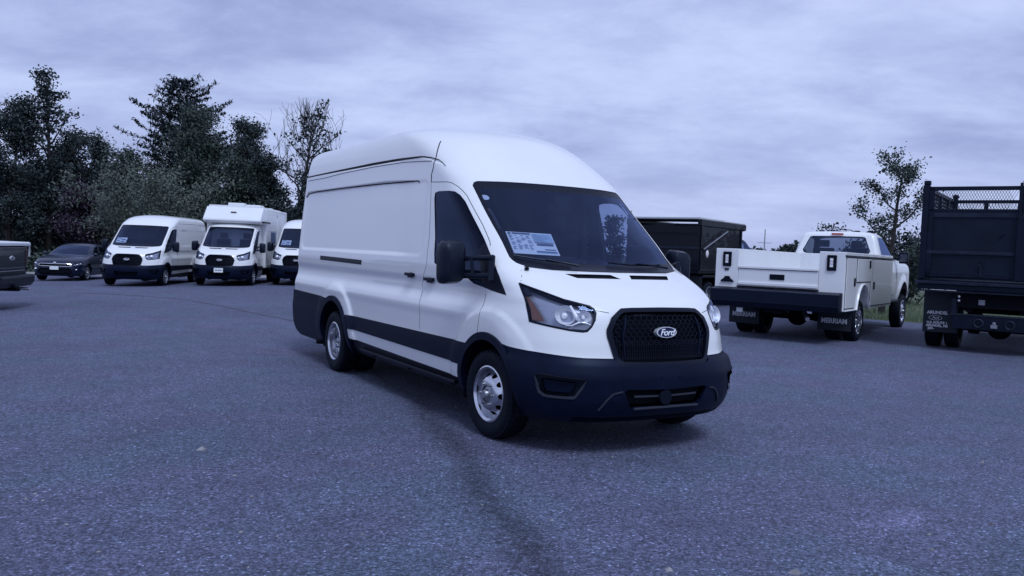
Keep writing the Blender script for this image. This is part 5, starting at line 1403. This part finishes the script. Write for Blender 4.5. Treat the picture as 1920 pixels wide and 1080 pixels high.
# running gear
XA = 1.0
FLAP = mat('flap_rubber', (.012, .012, .014), .6); FWH = mat('flap_white', (.55, .57, .60), .6)
for sg in (-1, 1):
    f_ = bx('mud_flap', (XA - .62, sg*.62 if sg > 0 else -1.20, .30), (XA - .60, 1.20 if sg > 0 else -.62, 1.06), FLAP, stk, .004)
    yc = sg*.93
    for body_, zz_, sz, sx__ in (('ARUNDEL', .66, .078, 1.0), ('U.S. ROUTE 1', .475, .058, 1.0), ('ARUNDEL, ME', .420, .058, 1.0), ('207-', .365, .058, 1.0)):
        text('flap_lettering', body_, sz, FWH, f_, (XA - .6225, yc + (.03 if body_ != '207-' else .13), zz_), (math.pi/2, 0, -math.pi/2), bold=.003, extrude=.001, sx=sx__)
    text('flap_oval_lettering', 'Ford', .055, FWH, f_, (XA - .6225, yc + .06, .565), (math.pi/2, 0, -math.pi/2), bold=.001, extrude=.001, shear=.3)
    m_ = MB(); pts = [(XA - .6225, yc + .06 + .11*math.cos(2*math.pi*i/28), .565 + .042*math.sin(2*math.pi*i/28)) for i in range(29)]; m_.tube(pts, .004, 4, cap=False); m_.obj('flap_oval', FWH, f_)
chassis(stk, .1, 7.5, .72, .98)
bx('hoist_box', (.4, -.42, .70), (2.4, .42, 1.18), DARK, stk); bx('rear_crossmember', (.06, -.60, .80), (.14, .60, 1.08), DARK, stk)
hp = bx('hitch_plate', (-.02, -.66, .42), (.03, .66, .66), STEELB, stk, .01)
bx('hitch_top', (-.03, -.70, .66), (.16, .70, .685), RUST, stk, .004)
for y in (-.24, .24):
    m_ = MB(); pts = [(-.05, y + .07*math.cos(2*math.pi*i/20), .54 + .07*math.sin(2*math.pi*i/20)) for i in range(21)]; m_.tube(pts, .012, 6, cap=False); m_.obj('tow_ring', RUST, hp)
m_ = MB(); m_.box((-.10, -.05, .47), (.0, .05, .53)); m_.tube([(-.08, 0, .53), (-.08, 0, .58)], .03, 10); m_.obj('tow_ball', STEEL2, hp, bevel=.004)
bx('flap_bracket', (.10, .62, .60), (.16, .70, .95), RUST, stk)
for y in (.22, -.55): bx('chain_tag', (.045, y - .05, .86), (.05, y + .05, .95), mat('tag_grey', (.20, .21, .24), .6), stk)
for z in (.99, .92): 
    m_ = MB(); m_.ellipsoid((.05, .58, z), (.015, .022, .022), 10, 6); m_.obj('marker_lamp', PAPER, stk)
ms = dual_axle(stk, XA, 1.20, R0=.40)
make_cab(stk, STEELB, xoff=XA + 4.4, up=.15)
for sg in (-1, 1): wheel(stk, XA + 4.4, sg*1.0, .40, sg, meshes=ms[sg])

# ---------------------------------------------------------------- black dump truck between the van and the service truck
dmp = thing('dump_truck', 'black dump truck with a raised headboard, half hidden behind the van and the service truck', 'truck')
th3 = .60; fx, fy = math.sin(th3), math.cos(th3); lx, ly = -fy, fx
WD, LD = 1.15, 3.4
FRc = (7.25, 27.0)    # right front corner of the bed
dmp.location = (FRc[0] - fx*LD + lx*WD, FRc[1] - fy*LD + ly*WD, 0); dmp.rotation_euler = (0, 0, heading(th3))
BLK = mat('dump_black_paint', (.0015, .002, .005), .55, spec=.2, coat=.2, var=.2)
bx('bed_floor', (0, -WD, 1.05), (LD, WD, 1.15), BLK, dmp)
for sg in (-1, 1):
    bx('bed_side', (0, sg*WD, 1.15), (LD, sg*(WD - .06), 2.42), BLK, dmp, .01)
    bx('top_rail', (-.05, sg*(WD + .04), 2.42), (LD + .32, sg*(WD - .08), 2.60), BLK, dmp, .012)
    bx('rail_cap', (-.05, sg*(WD + .03), 2.60), (LD + .25, sg*(WD - .07), 2.635), mat('rail_cap_grey', (.45, .46, .48), .5), dmp, .008)
    for x in (.05, LD - .05): bx('side_rib', (x - .05, sg*(WD + .035), 1.15), (x + .05, sg*WD, 2.42), BLK, dmp, .01)
    bx('side_trim', (.0, sg*(WD + .04), 1.13), (LD, sg*(WD + .02), 1.17), RUST, dmp)
bx('headboard', (LD - .05, -WD, 1.15), (LD, WD, 2.62), BLK, dmp, .01); bx('cab_shield', (LD, -WD, 2.40), (LD + .32, WD, 2.62), BLK, dmp, .03)
tg = bx('tail_gate', (-.06, -WD, 1.15), (0, WD, 2.40), BLK, dmp, .01)
for z in (1.3, 1.75, 2.2): bx('gate_rail', (-.10, -WD, z), (-.06, WD, z + .06), RUST if z == 1.75 else BLK, tg)
bx('tarp_housing', (-.05, -WD, 2.60), (LD*.55, WD, 2.66), mat('tarp_mesh_grey', (.42, .44, .47), .7), dmp, .02)
m_ = MB(); m_.tube([(.1, -WD - .08, 1.75), (1.9, -WD - .10, 2.33)], .022, 6); m_.obj('tarp_arm', STEEL2, dmp)
m_ = MB(); m_.ellipsoid((.35, -WD - .09, 1.62), (.10, .03, .11), 12, 8); m_.obj('work_lamp', mat('lamp_white', (.75, .68, .70), .2), dmp)
m_ = MB(); m_.tube([(.1, -WD - .06, 1.74), (.9, -WD - .06, 1.76)], .012, 6); m_.obj('tarp_cable', RUST, dmp)
bx('stake_hook', (-.05, WD, 2.6), (.03, WD - .08, 2.83), BLK, dmp)
chassis(dmp, .0, 7.0, .72, 1.0)
for sg in (-1, 1): bx('side_tool_box', (1.7, sg*1.12, .45), (3.1, sg*.60, 1.03), BLK, dmp, .02); bx('fender', (.35, sg*1.14, .92), (1.65, sg*.70, 1.0), BLK, dmp, .02)
for sg in (-1, 1): bx('mud_flap', (.30, sg*1.13, .18), (.32, sg*.55, .95), FLAP, dmp)
bx('rear_bumper', (-.10, -1.0, .70), (-.02, 1.0, .85), BLK, dmp)
make_cab(dmp, BLK, xoff=LD + 3.03, up=.17)
dms = dual_axle(dmp, 1.0, 1.10, rimmat=STEEL2)
for sg in (-1, 1): wheel(dmp, LD + 3.03, sg*1.0, .40, sg, meshes=dms[sg])

# ---------------------------------------------------------------- dark pickup cut off by the left edge
pk = thing('dark_pickup', 'dark pickup with a pale bed cover, its tailgate cut off by the left edge', 'pickup truck')
th4 = R(-101); fx, fy = math.sin(th4), math.cos(th4); lx, ly = -fy, fx
pr_ = (-10.97, 19.0)     # right rear corner
pk.location = (pr_[0] + lx*.98, pr_[1] + ly*.98, gz(-10.8, 18.5)); pk.rotation_euler = (0, 0, heading(th4))
MAR = mat('dark_maroon_paint', (.005, .005, .012), .38, coat=.25, spec=.3, var=.1)
COVER = mat('pale_bed_cover', (.62, .64, .66), .5, var=.04)
for sg in (-1, 1):
    m_ = MB(); m_.prism([(-.02, .62), (.75, .62)] + [(1.25 + .50*math.cos(a), .42 + .50*math.sin(a)) for a in np.linspace(math.pi*.86, math.pi*.14, 12)] + [(1.78, .62), (2.1, .62), (2.1, 1.33), (-.02, 1.36)], sg*.80, sg*.985, axis='y'); m_.obj('bed_side', MAR, pk, bevel=.03, seg=2, smooth=True)
    m_ = MB(); m_.box((-.05, min(sg*.86, sg*.99), .92), (.10, max(sg*.86, sg*.99), 1.26)); m_.obj('tail_lamp', mat('dim_red_lens', (.03, .008, .015), .3), pk, bevel=.02)
    bx('wheel_well', (.75, sg*.5, .45), (1.75, sg*.82, 1.0), DARK, pk)
tg = bx('tailgate', (-.05, -.80, .72), (.03, .80, 1.32), MAR, pk, .02)
bx('gate_crease', (-.065, -.74, .84), (-.045, .74, .88), MAR, tg, .008); bx('gate_panel', (-.062, -.70, .95), (-.045, .70, 1.22), MAR, tg, .015); bx('gate_strip', (-.066, -.74, .80), (-.05, .74, .815), STEEL2, tg, .004)
for k, mt_ in ((1.0, CHROME), (.84, BLUE_BADGE)):
    m_ = MB(); m_.ellipsoid((-.066 - (.004 if k < 1 else 0), 0, 1.08), (.016, .125*k, .055*k), 24, 10); m_.obj('gate_oval', mt_, tg, smooth=True)
text('gate_lettering', 'Ford', .085, mat('badge_letters', (.85, .86, .88), .3), tg, (-.083, 0, 1.078), (math.pi/2, 0, -math.pi/2), shear=.35, bold=.001, extrude=.001)
m_ = MB(); m_.prism([(-.10, 1.345), (2.15, 1.345), (2.15, 1.45), (-.06, 1.43), (-.10, 1.41)], -.99, .99, axis='y'); m_.obj('bed_cover', COVER, pk, bevel=.015)
bx('cover_edge', (-.09, -.99, 1.10), (-.055, -.955, 1.36), COVER, pk, .008)
m_ = MB(); m_.prism([(-.20, .72), (-.20, .56), (-.12, .46), (.05, .46), (.05, .72)], -.97, .97, axis='y'); m_.obj('rear_bumper', PLASTIC2, pk, bevel=.02)
bx('bumper_step', (-.215, -.90, .66), (-.19, .90, .69), TRIM, pk, .004)
bx('hitch', (-.22, -.06, .38), (.4, .06, .46), DARK, pk, .008)
m_ = MB(); m_.tube([(.3, -.62, .40), (-.05, -.70, .40), (-.16, -.74, .39)], .035, 10); m_.obj('exhaust_tip', STEEL2, pk, smooth=True)
bx('underbody', (.0, -.6, .40), (5.0, .6, .72), DARK, pk)
make_cab(pk, MAR, xoff=4.75)
for sg in (-1, 1):
    w_, ms = wheel(pk, 1.25, sg*.97, .38, sg, R0=.38, W=.25, rim=.23, kind='steel', rimmat=STEEL2); wheel(pk, 4.75, sg*.97, .38, sg, meshes=ms)
# ---------------------------------------------------------------- trees
TR = np.random.default_rng(5)
def leaf_mat(name, c, c2, rough=.7):
    m = bpy.data.materials.new(name); m.use_nodes = True; n = m.node_tree.nodes; l = m.node_tree.links.new; p = n['Principled BSDF']
    g = n.new('ShaderNodeAttribute'); g.attribute_name = 'shade'
    tcn = n.new('ShaderNodeTexCoord'); no = n.new('ShaderNodeTexNoise'); no.inputs['Scale'].default_value = .7; no.inputs['Detail'].default_value = 3; l(tcn.outputs['Object'], no.inputs['Vector'])
    ad = n.new('ShaderNodeMath'); ad.operation = 'MULTIPLY_ADD'; l(g.outputs['Fac'], ad.inputs[0]); ad.inputs[1].default_value = .6
    mr = n.new('ShaderNodeMapRange'); mr.inputs[1].default_value = .35; mr.inputs[2].default_value = .65; mr.inputs[3].default_value = 0; mr.inputs[4].default_value = .4; l(no.outputs[0], mr.inputs[0]); l(mr.outputs[0], ad.inputs[2])
    mx = n.new('ShaderNodeMix'); mx.data_type = 'RGBA'; l(ad.outputs[0], mx.inputs[0]); mx.inputs[6].default_value = (*c, 1); mx.inputs[7].default_value = (*c2, 1); l(mx.outputs[2], p.inputs['Base Color'])
    p.inputs['Roughness'].default_value = rough; p.inputs['Specular IOR Level'].default_value = .25
    return m
LF_DARK = leaf_mat('dark_leaves', (.020, .030, .034), (.044, .060, .056)); LF_MID = leaf_mat('mid_leaves', (.030, .046, .042), (.062, .084, .066)); LF_LIGHT = leaf_mat('grey_green_leaves', (.066, .088, .076), (.125, .150, .115))
LF_PINE = leaf_mat('pine_needles', (.012, .019, .026), (.028, .042, .044)); LF_PURP = leaf_mat('purple_leaves', (.026, .018, .034), (.050, .034, .056))
BARK = mat('bark', (.035, .030, .028), .9, var=.35, vscale=8, bump=.4, bscale=30)

def leaves_mesh(name, P, size, mt_, up=.3, aspect=.6, droop=0.0):
    """one kite-shaped leaf face per point"""
    n = len(P); P = np.asarray(P)
    d = TR.normal(size=(n, 3)); d[:, 2] -= droop; d /= np.linalg.norm(d, axis=1, keepdims=True)
    nrm = TR.normal(size=(n, 3)); nrm[:, 2] += up*3; b = np.cross(d, nrm); b /= np.maximum(np.linalg.norm(b, axis=1, keepdims=True), 1e-6)
    s = size*TR.uniform(.55, 1.35, (n, 1))
    V = np.stack([P - d*s*.5, P - b*s*aspect*.5 + d*s*.05, P + d*s*.5, P + b*s*aspect*.5 + d*s*.05], 1).reshape(-1, 3)
    F = np.arange(4*n).reshape(-1, 4)
    me = raw_mesh(name, V, F, mt_, smooth=False)
    a = me.attributes.new('shade', 'FLOAT', 'POINT'); a.data.foreach_set('value', np.repeat(TR.uniform(0, 1, n), 4).astype(np.float32))
    return me
def limb(mb, p, d, L_, r0, r1, k=6, wander=.12, grav=0.0):
    pts = [Vector(p)]; d = Vector(d).normalized()
    for i in range(k):
        d = (d + Vector(TR.normal(size=3))*wander + Vector((0, 0, grav))).normalized(); pts.append(pts[-1] + d*L_/k)
    rs = [r0 + (r1 - r0)*i/k for i in range(k + 1)]
    mb.tube(pts, rs, 6 if r0 > .05 else 4, cap=False); return pts, d
def broad_tree(name, label, x, y, h, w, nl, lm, size=.16, group=None, base=.25, dens=1.0, bare=0, cat='tree', sparse=False, z=None, clump=.42, lean=(0, 0), shape='round'):
    root = thing(name, label, cat, (x, y, gz(x, y) if z is None else z), TR.uniform(0, 6), group); root.rotation_euler = (0, 0, 0)
    mb = MB(); r0 = .018*h + .02
    tp, d = limb(mb, (0, 0, -.1), (lean[0], lean[1], 1), h*.93, r0, .02, 12, .05, .06)
    P = []; tips = []
    nb = max(9, int(h*2.2))
    for i in range(nb):
        f = base + (1 - base)*((i + TR.uniform(0, .9))/nb); q = tp[min(12, int(f*12))].lerp(tp[min(12, int(f*12) + 1)], (f*12) % 1)
        a = i*2.4 + TR.uniform(-.4, .4)
        if shape == 'round': prof = math.sin(min(1, (f - base)/(1 - base) + .18)*math.pi*.92)**.6
        elif shape == 'cone': prof = max(.12, 1.05 - (f - base)/(1 - base))
        else: prof = max(.2, 1 - abs((f - base)/(1 - base) - .35)*1.1)
        l_ = w/2*prof*TR.uniform(.62, 1.12)
        el = .25 + .8*(f) 
        d0 = (math.cos(a), math.sin(a), el)
        pts, de = limb(mb, q, d0, l_*1.15, max(.012, r0*.45*(1 - f*.6)), .010, 6, .14, .04)
        m_ = max(3, int(l_*2.4))
        for j in range(m_):
            t = .3 + .7*(j + TR.uniform(0, 1))/m_; c = pts[min(5, int(t*6))].lerp(pts[min(6, int(t*6) + 1)], (t*6) % 1)
            dd = Vector(TR.normal(size=3)); dd.z = abs(dd.z)*.7; dd = (dd + Vector(d0)*.4)
            p2, _ = limb(mb, c, dd, max(.5, l_*.38)*TR.uniform(.6, 1.2), .012, .004, 4, .2)
            tips += p2[1:]
    for i in range(bare):
        c = tp[int(TR.uniform(6, 12))] if i % 3 == 0 else Vector(tips[int(TR.uniform(0, len(tips)))]); a = TR.uniform(0, 6.3)
        if c.z < h*.5: continue
        bl = min(h*TR.uniform(.10, .30), (h*1.03 - c.z)); b3, _ = limb(mb, c, (math.cos(a)*.38, math.sin(a)*.38, 1.0), bl, .016, .006, 6, .10, .03)
        for q_ in b3[2:5]: limb(mb, q_, (math.cos(a + q_.x*9)*.5, math.sin(a + q_.x*9)*.5, 1.0), bl*.4, .008, .005, 3, .15)
    link('trunk', mb.mesh('trunk', BARK, smooth=True, recalc=False), root)
    T = np.array([tuple(t) for t in tips])
    idx = TR.integers(0, len(T), nl)
    cl = TR.uniform(.45, 1, len(T))          # clumps of different fullness
    keep = TR.uniform(0, 1, nl) < cl[idx]**(2.2 if sparse else 1.0)
    Pn = T[idx][keep] + TR.normal(size=(keep.sum(), 3))*clump*(.8 if not sparse else 1)*np.array([1, 1, .75])
    link('crown', leaves_mesh('crown', Pn, size, lm), root)
    return root
def pine_tree(name, label, x, y, h, w, group=None, nper=26):
    root = thing(name, label, 'tree', (x, y, gz(x, y)), 0, group); mb = MB()
    limb(mb, (0, 0, -.1), (0, 0, 1), h, .26, .03, 14, .015, .1)
    P = []; D = []; z = h*.14; k = 0
    while z < h*.985:
        f = z/h; R_ = w/2*(1 - f)**.60*(.80 + .28*math.sin(z*3.3)) + .25
        nb = 7 if f < .8 else 5
        for j in range(nb):
            a = k*.9 + 2*math.pi*j/nb + TR.uniform(-.3, .3); l_ = R_*TR.uniform(.80, 1.08)
            if f > .86: l_ = max(l_, .55)*TR.uniform(.8, 1.3)
            dz = .10 + .25*f; pts, _ = limb(mb, (0, 0, z), (math.cos(a), math.sin(a), dz), l_, .045*(1 - f) + .012, .008, 5, .05, .03)
            m_ = int(l_*nper*1.5) + 12
            t = TR.uniform(.15, 1.05, m_); q = np.array([tuple(p) for p in pts]); ii = np.clip((t*5).astype(int), 0, 4); ft = (t*5 - ii)[:, None]
            c = q[ii]*(1 - ft) + q[np.minimum(ii+1, 5)]*ft; side = np.array([-math.sin(a), math.cos(a), 0])
            sp_ = TR.normal(size=(m_, 1))*(.10 + .20*l_*(1.1 - t))[:, None]; c = c + side*sp_ + TR.normal(size=(m_, 3))*.05 + np.array([0, 0, 1])*(.06*TR.uniform(0, 1, (m_, 1)) - .10*np.abs(sp_)); P.append(c)
        z += .46 - .12*f; k += 1
    link('trunk', mb.mesh('trunk', BARK, smooth=True, recalc=False), root)
    P = np.concatenate(P); link('crown', leaves_mesh('crown', P, .34, LF_PINE, up=.8, aspect=.30), root)
    return root
def bush(name, label, x, y, h, w, nl, lm, size=.14, group=None, cat='bush', up=1.0, gap=0.0):
    root = thing(name, label, cat, (x, y, gz(x, y)), 0, group); mb = MB(); tips = []
    for i in range(int(14 + w*5)):
        a = TR.uniform(0, 6.3); r = TR.uniform(0, .28)*w; sp_ = TR.uniform(.1, .75)
        pts, _ = limb(mb, (r*math.cos(a), r*math.sin(a), 0), (math.cos(a)*sp_, math.sin(a)*sp_, up), h*TR.uniform(.65, 1.08), .03, .006, 7, .10, -.02)
        tips += pts[2:]
        for q in pts[3:]:
            p2, _ = limb(mb, q, Vector(TR.normal(size=3)) + Vector((0, 0, .6)), h*.16, .008, .003, 3, .2); tips += p2[1:]
    link('stems', mb.mesh('stems', BARK, recalc=False), root)
    T = np.array([tuple(t) for t in tips]); P = T[TR.integers(0, len(T), nl)] + TR.normal(size=(nl, 3))*.20
    link('crown', leaves_mesh('crown', P, size, lm), root); return root
def px(xp, D): return (xp - 960)/FPX*D
def hgt(xp, yp, D):   # height of a photo point above the local ground for a thing standing at depth D
    x = px(xp, D); return 1.5 - (yp - (470 + .0394*(xp - 960)))/FPX*D - gz(x, D)
GT = 'trees in the wood behind the left row'
def bt(label, xp, yp, wp, D, nl, lm, **k):
    nl = int(nl*(1.0 if 'size' in k else 3.0)); return broad_tree(k.pop('name', 'broadleaf_tree'), label, px(xp, D), D, hgt(xp, yp, D), wp/FPX*D, nl, lm, group=GT, **k)
bt('tallest leafy tree at far left, airy crown leaning right over the sedan', 88, 128, 175, 50, 7500, LF_DARK, base=.30, sparse=True, clump=.20, size=.20, shape='vase', lean=(.02, 0))
bt('dark leafy tree on the left edge of the photo', 12, 178, 150, 49, 9000, LF_DARK, base=.15, clump=.34)
bt('dark round tree behind the gap between sedan and first white van', 140, 262, 130, 53, 11000, LF_DARK, base=.08, clump=.45)
bt('low dark tree filling the left end of the wood behind the pickup', 45, 330, 130, 50, 7000, LF_DARK, base=.1, clump=.4, name='low_tree')
bt('small dark tree at the left foot of the pine', 205, 262, 90, 56, 6500, LF_DARK, base=.1, clump=.4)
bt('purplish shrubby tree low down between the dark trees', 165, 350, 90, 47, 5500, LF_PURP, base=.1, clump=.35, name='low_tree')
pine_tree('pine_tree', 'dark pine with layered branches and a ragged top', px(335, 60), 60, hgt(335, 152, 60), 13.6, GT)
bt('full mid-green tree in front of the right side of the pine', 385, 218, 165, 53, 16000, LF_MID, base=.08, clump=.5)
bt('dark tree between the full green tree and the bare-topped one', 455, 222, 120, 56, 9000, LF_DARK, base=.12, clump=.4)
bt('dark shrubby tree behind the box camper', 505, 300, 110, 51, 8500, LF_DARK, base=.08, clump=.4)
bt('mid-green tree over the roof of the box camper', 440, 300, 110, 49, 8500, LF_MID, base=.1, clump=.42)
bt('thin tree with bare twigs above sparse leaves, beside the tall van roof', 552, 195, 200, 47, 3900, LF_DARK, base=.22, sparse=True, clump=.16, size=.19, bare=150, name='half_bare_tree', shape='vase')
bt('low leafy tree at the foot of the half bare tree', 585, 330, 90, 45, 4200, LF_DARK, base=.1, clump=.34, name='low_tree')
bt('mid-green low tree right behind the first white van', 235, 300, 110, 50, 8000, LF_MID, base=.1, clump=.4, name='low_tree')
D_ = 43
bush('willow_bush', 'pale grey-green willow bush rising behind the first white van', px(272, D_), D_, hgt(272, 300, D_), 190/FPX*D_*.85, 15000, LF_LIGHT, .13, GT)
bush('willow_bush', 'smaller pale bush at the right of the big willow bush', px(350, D_), D_ + 1, hgt(350, 335, D_), 2.6, 5200, LF_LIGHT, .13, GT)
# undergrowth closing the wood below the crowns
P = np.column_stack([TR.uniform(-46, -9, 30000), TR.uniform(57, 66, 30000), TR.beta(1.3, 1.6, 30000)*6.2])
P[:, 2] *= .75 + .25*np.sin(P[:, 0]*.9) + .12*np.sin(P[:, 0]*2.3); P[:, 2] += ground_z(P[:, 0], P[:, 1])
tag(link('undergrowth', leaves_mesh('undergrowth', P, .42, LF_DARK)), kind='stuff')
P = np.column_stack([TR.uniform(-40, -10, 9000), TR.uniform(42.5, 45, 9000), TR.beta(1.1, 2.2, 9000)*1.3]); P[:, 2] += ground_z(P[:, 0], P[:, 1])
tag(link('brambles', leaves_mesh('brambles', P, .20, LF_MID)), kind='stuff')
# right side
D_ = 25.5
broad_tree('young_tree', 'young thin-leaved tree behind the cab of the service truck', px(1655, D_), D_, hgt(1690, 288, D_), 215/FPX*D_, 11000, LF_MID, size=.085, base=.12, sparse=True, clump=.13, shape='round', z=0, lean=(.03, 0))
yt = [o for o in SC.objects if o.name.startswith('young_tree')][0]
mb = MB(); bp_, _ = limb(mb, (-.1, 0, 1.9), (-1.0, -.1, .62), 1.15, .022, .012, 5, .03); bp2, _ = limb(mb, bp_[-1], (-1, 0, .05), .95, .012, .006, 5, .05); link('side_branch', mb.mesh('side_branch', BARK, recalc=False), yt)
q = np.array([tuple(p) for p in bp2[2:]]); link('side_leaves', leaves_mesh('side_leaves', q[TR.integers(0, len(q), 110)] + TR.normal(size=(110, 3))*.09, .10, LF_DARK), yt)
for xp_, lab_ in ((1112, 'left one of two trees far behind the big van, glimpsed through its cab'), (1148, 'right one of two trees far behind the big van, glimpsed through its cab')):
    broad_tree('background_tree', lab_, px(xp_, 60), 60, hgt(xp_, 404, 60), 42/FPX*60, 4500, LF_DARK, z=0, base=.05, size=.2, clump=.28)
bush('hedge_bush', 'dense dark bush under the young tree on the right', px(1690, 33), 33, 2.7, 2.6, 7000, LF_DARK, .16, None)
bush('hedge_bush', 'dark bush just left of the stake truck, behind the service truck cab', px(1640, 36), 36, 1.7, 2.2, 4500, LF_DARK, .16, None)
n_ = 14000; P = np.column_stack([TR.uniform(26, 150, n_), TR.uniform(118, 150, n_), TR.beta(1.2, 1.3, n_)*4.6]); P[:, 2] *= .60 + .28*np.sin(P[:, 0]*.35)*np.sin(P[:, 0]*.13 + 1) + .16*np.sin(P[:, 0]*1.1)
tag(link('distant_treeline', leaves_mesh('distant_treeline', P, .9, LF_DARK)), kind='stuff')
for (xp, wp, yp) in ((1478, 40, 464), (1462, 16, 462)):
    broad_tree('distant_tree', 'rounded far tree on the horizon left of the service truck cab' if wp > 20 else 'tiny pointed far tree on the horizon beside the rounded one', px(xp, 110), 110, hgt(xp, yp, 110), wp/FPX*110, 1500, LF_DARK, size=.5, z=0, base=.1)
pole = thing('utility_pole', 'thin pale pole on the horizon right of the black dump truck', 'pole', (px(1429, 120), 120, 0))
GREYP = mat('pole_grey', (.30, .30, .33), .7)
m_ = MB(); m_.tube([(0, 0, 0), (0, 0, hgt(1429, 430, 120))], [.12, .07], 8); m_.obj('mast', GREYP, pole)
m_ = MB(); m_.tube([(-1, 0, 4.0), (1, 0, 4.0)], .04, 5); m_.obj('crossarm', GREYP, pole)
# grass blades on the near part of the verge
n_ = 9000; Px = TR.uniform(9.8, 24, n_); Py = 23.2 - (Px - 9.7)*.42 + TR.uniform(0.05, 1, n_)**2*14; P = np.column_stack([Px, Py, np.full(n_, .05)])
d = TR.normal(size=(n_, 2))*.03; hh = TR.uniform(.05, .14, n_)
V = np.stack([P + np.column_stack([-.012*np.ones(n_), np.zeros(n_), -.05*np.ones(n_)]), P + np.column_stack([.012*np.ones(n_), np.zeros(n_), -.05*np.ones(n_)]), P + np.column_stack([d, hh])], 1).reshape(-1, 3)
me = raw_mesh('grass', V, np.arange(3*n_).reshape(-1, 3), mat('grass_blades', (.08, .11, .06), .8, var=.3, vscale=2), smooth=False)
tag(link('grass', me), kind='stuff')

# loose grit, twigs and leaf scraps lying on the lot
n_ = 260; mb = MB()
for i in range(n_):
    y = 2.2 + 14*TR.uniform(0, 1)**1.6; x = TR.uniform(-.62, .62)*y; a = TR.uniform(0, 6.3); s_ = TR.uniform(.006, .018)*(1 + (TR.uniform() > .93)*1.5); z = gz(x, y) + .001
    c, s2 = math.cos(a), math.sin(a); e = TR.uniform(.3, 1)
    vs = [(x + c*s_ , y + s2*s_, z), (x - s2*s_*e, y + c*s_*e, z), (x - c*s_, y - s2*s_, z), (x + s2*s_*e, y - c*s_*e, z), (x + s_*.1, y, z + s_*.6)]
    mb.add(vs, [(0, 1, 4), (1, 2, 4), (2, 3, 4), (3, 0, 4)])
tag(mb.obj('grit', mat('grit_stone', (.20, .19, .20), .9, var=.7, vscale=3), None, recalc=False), kind='stuff')
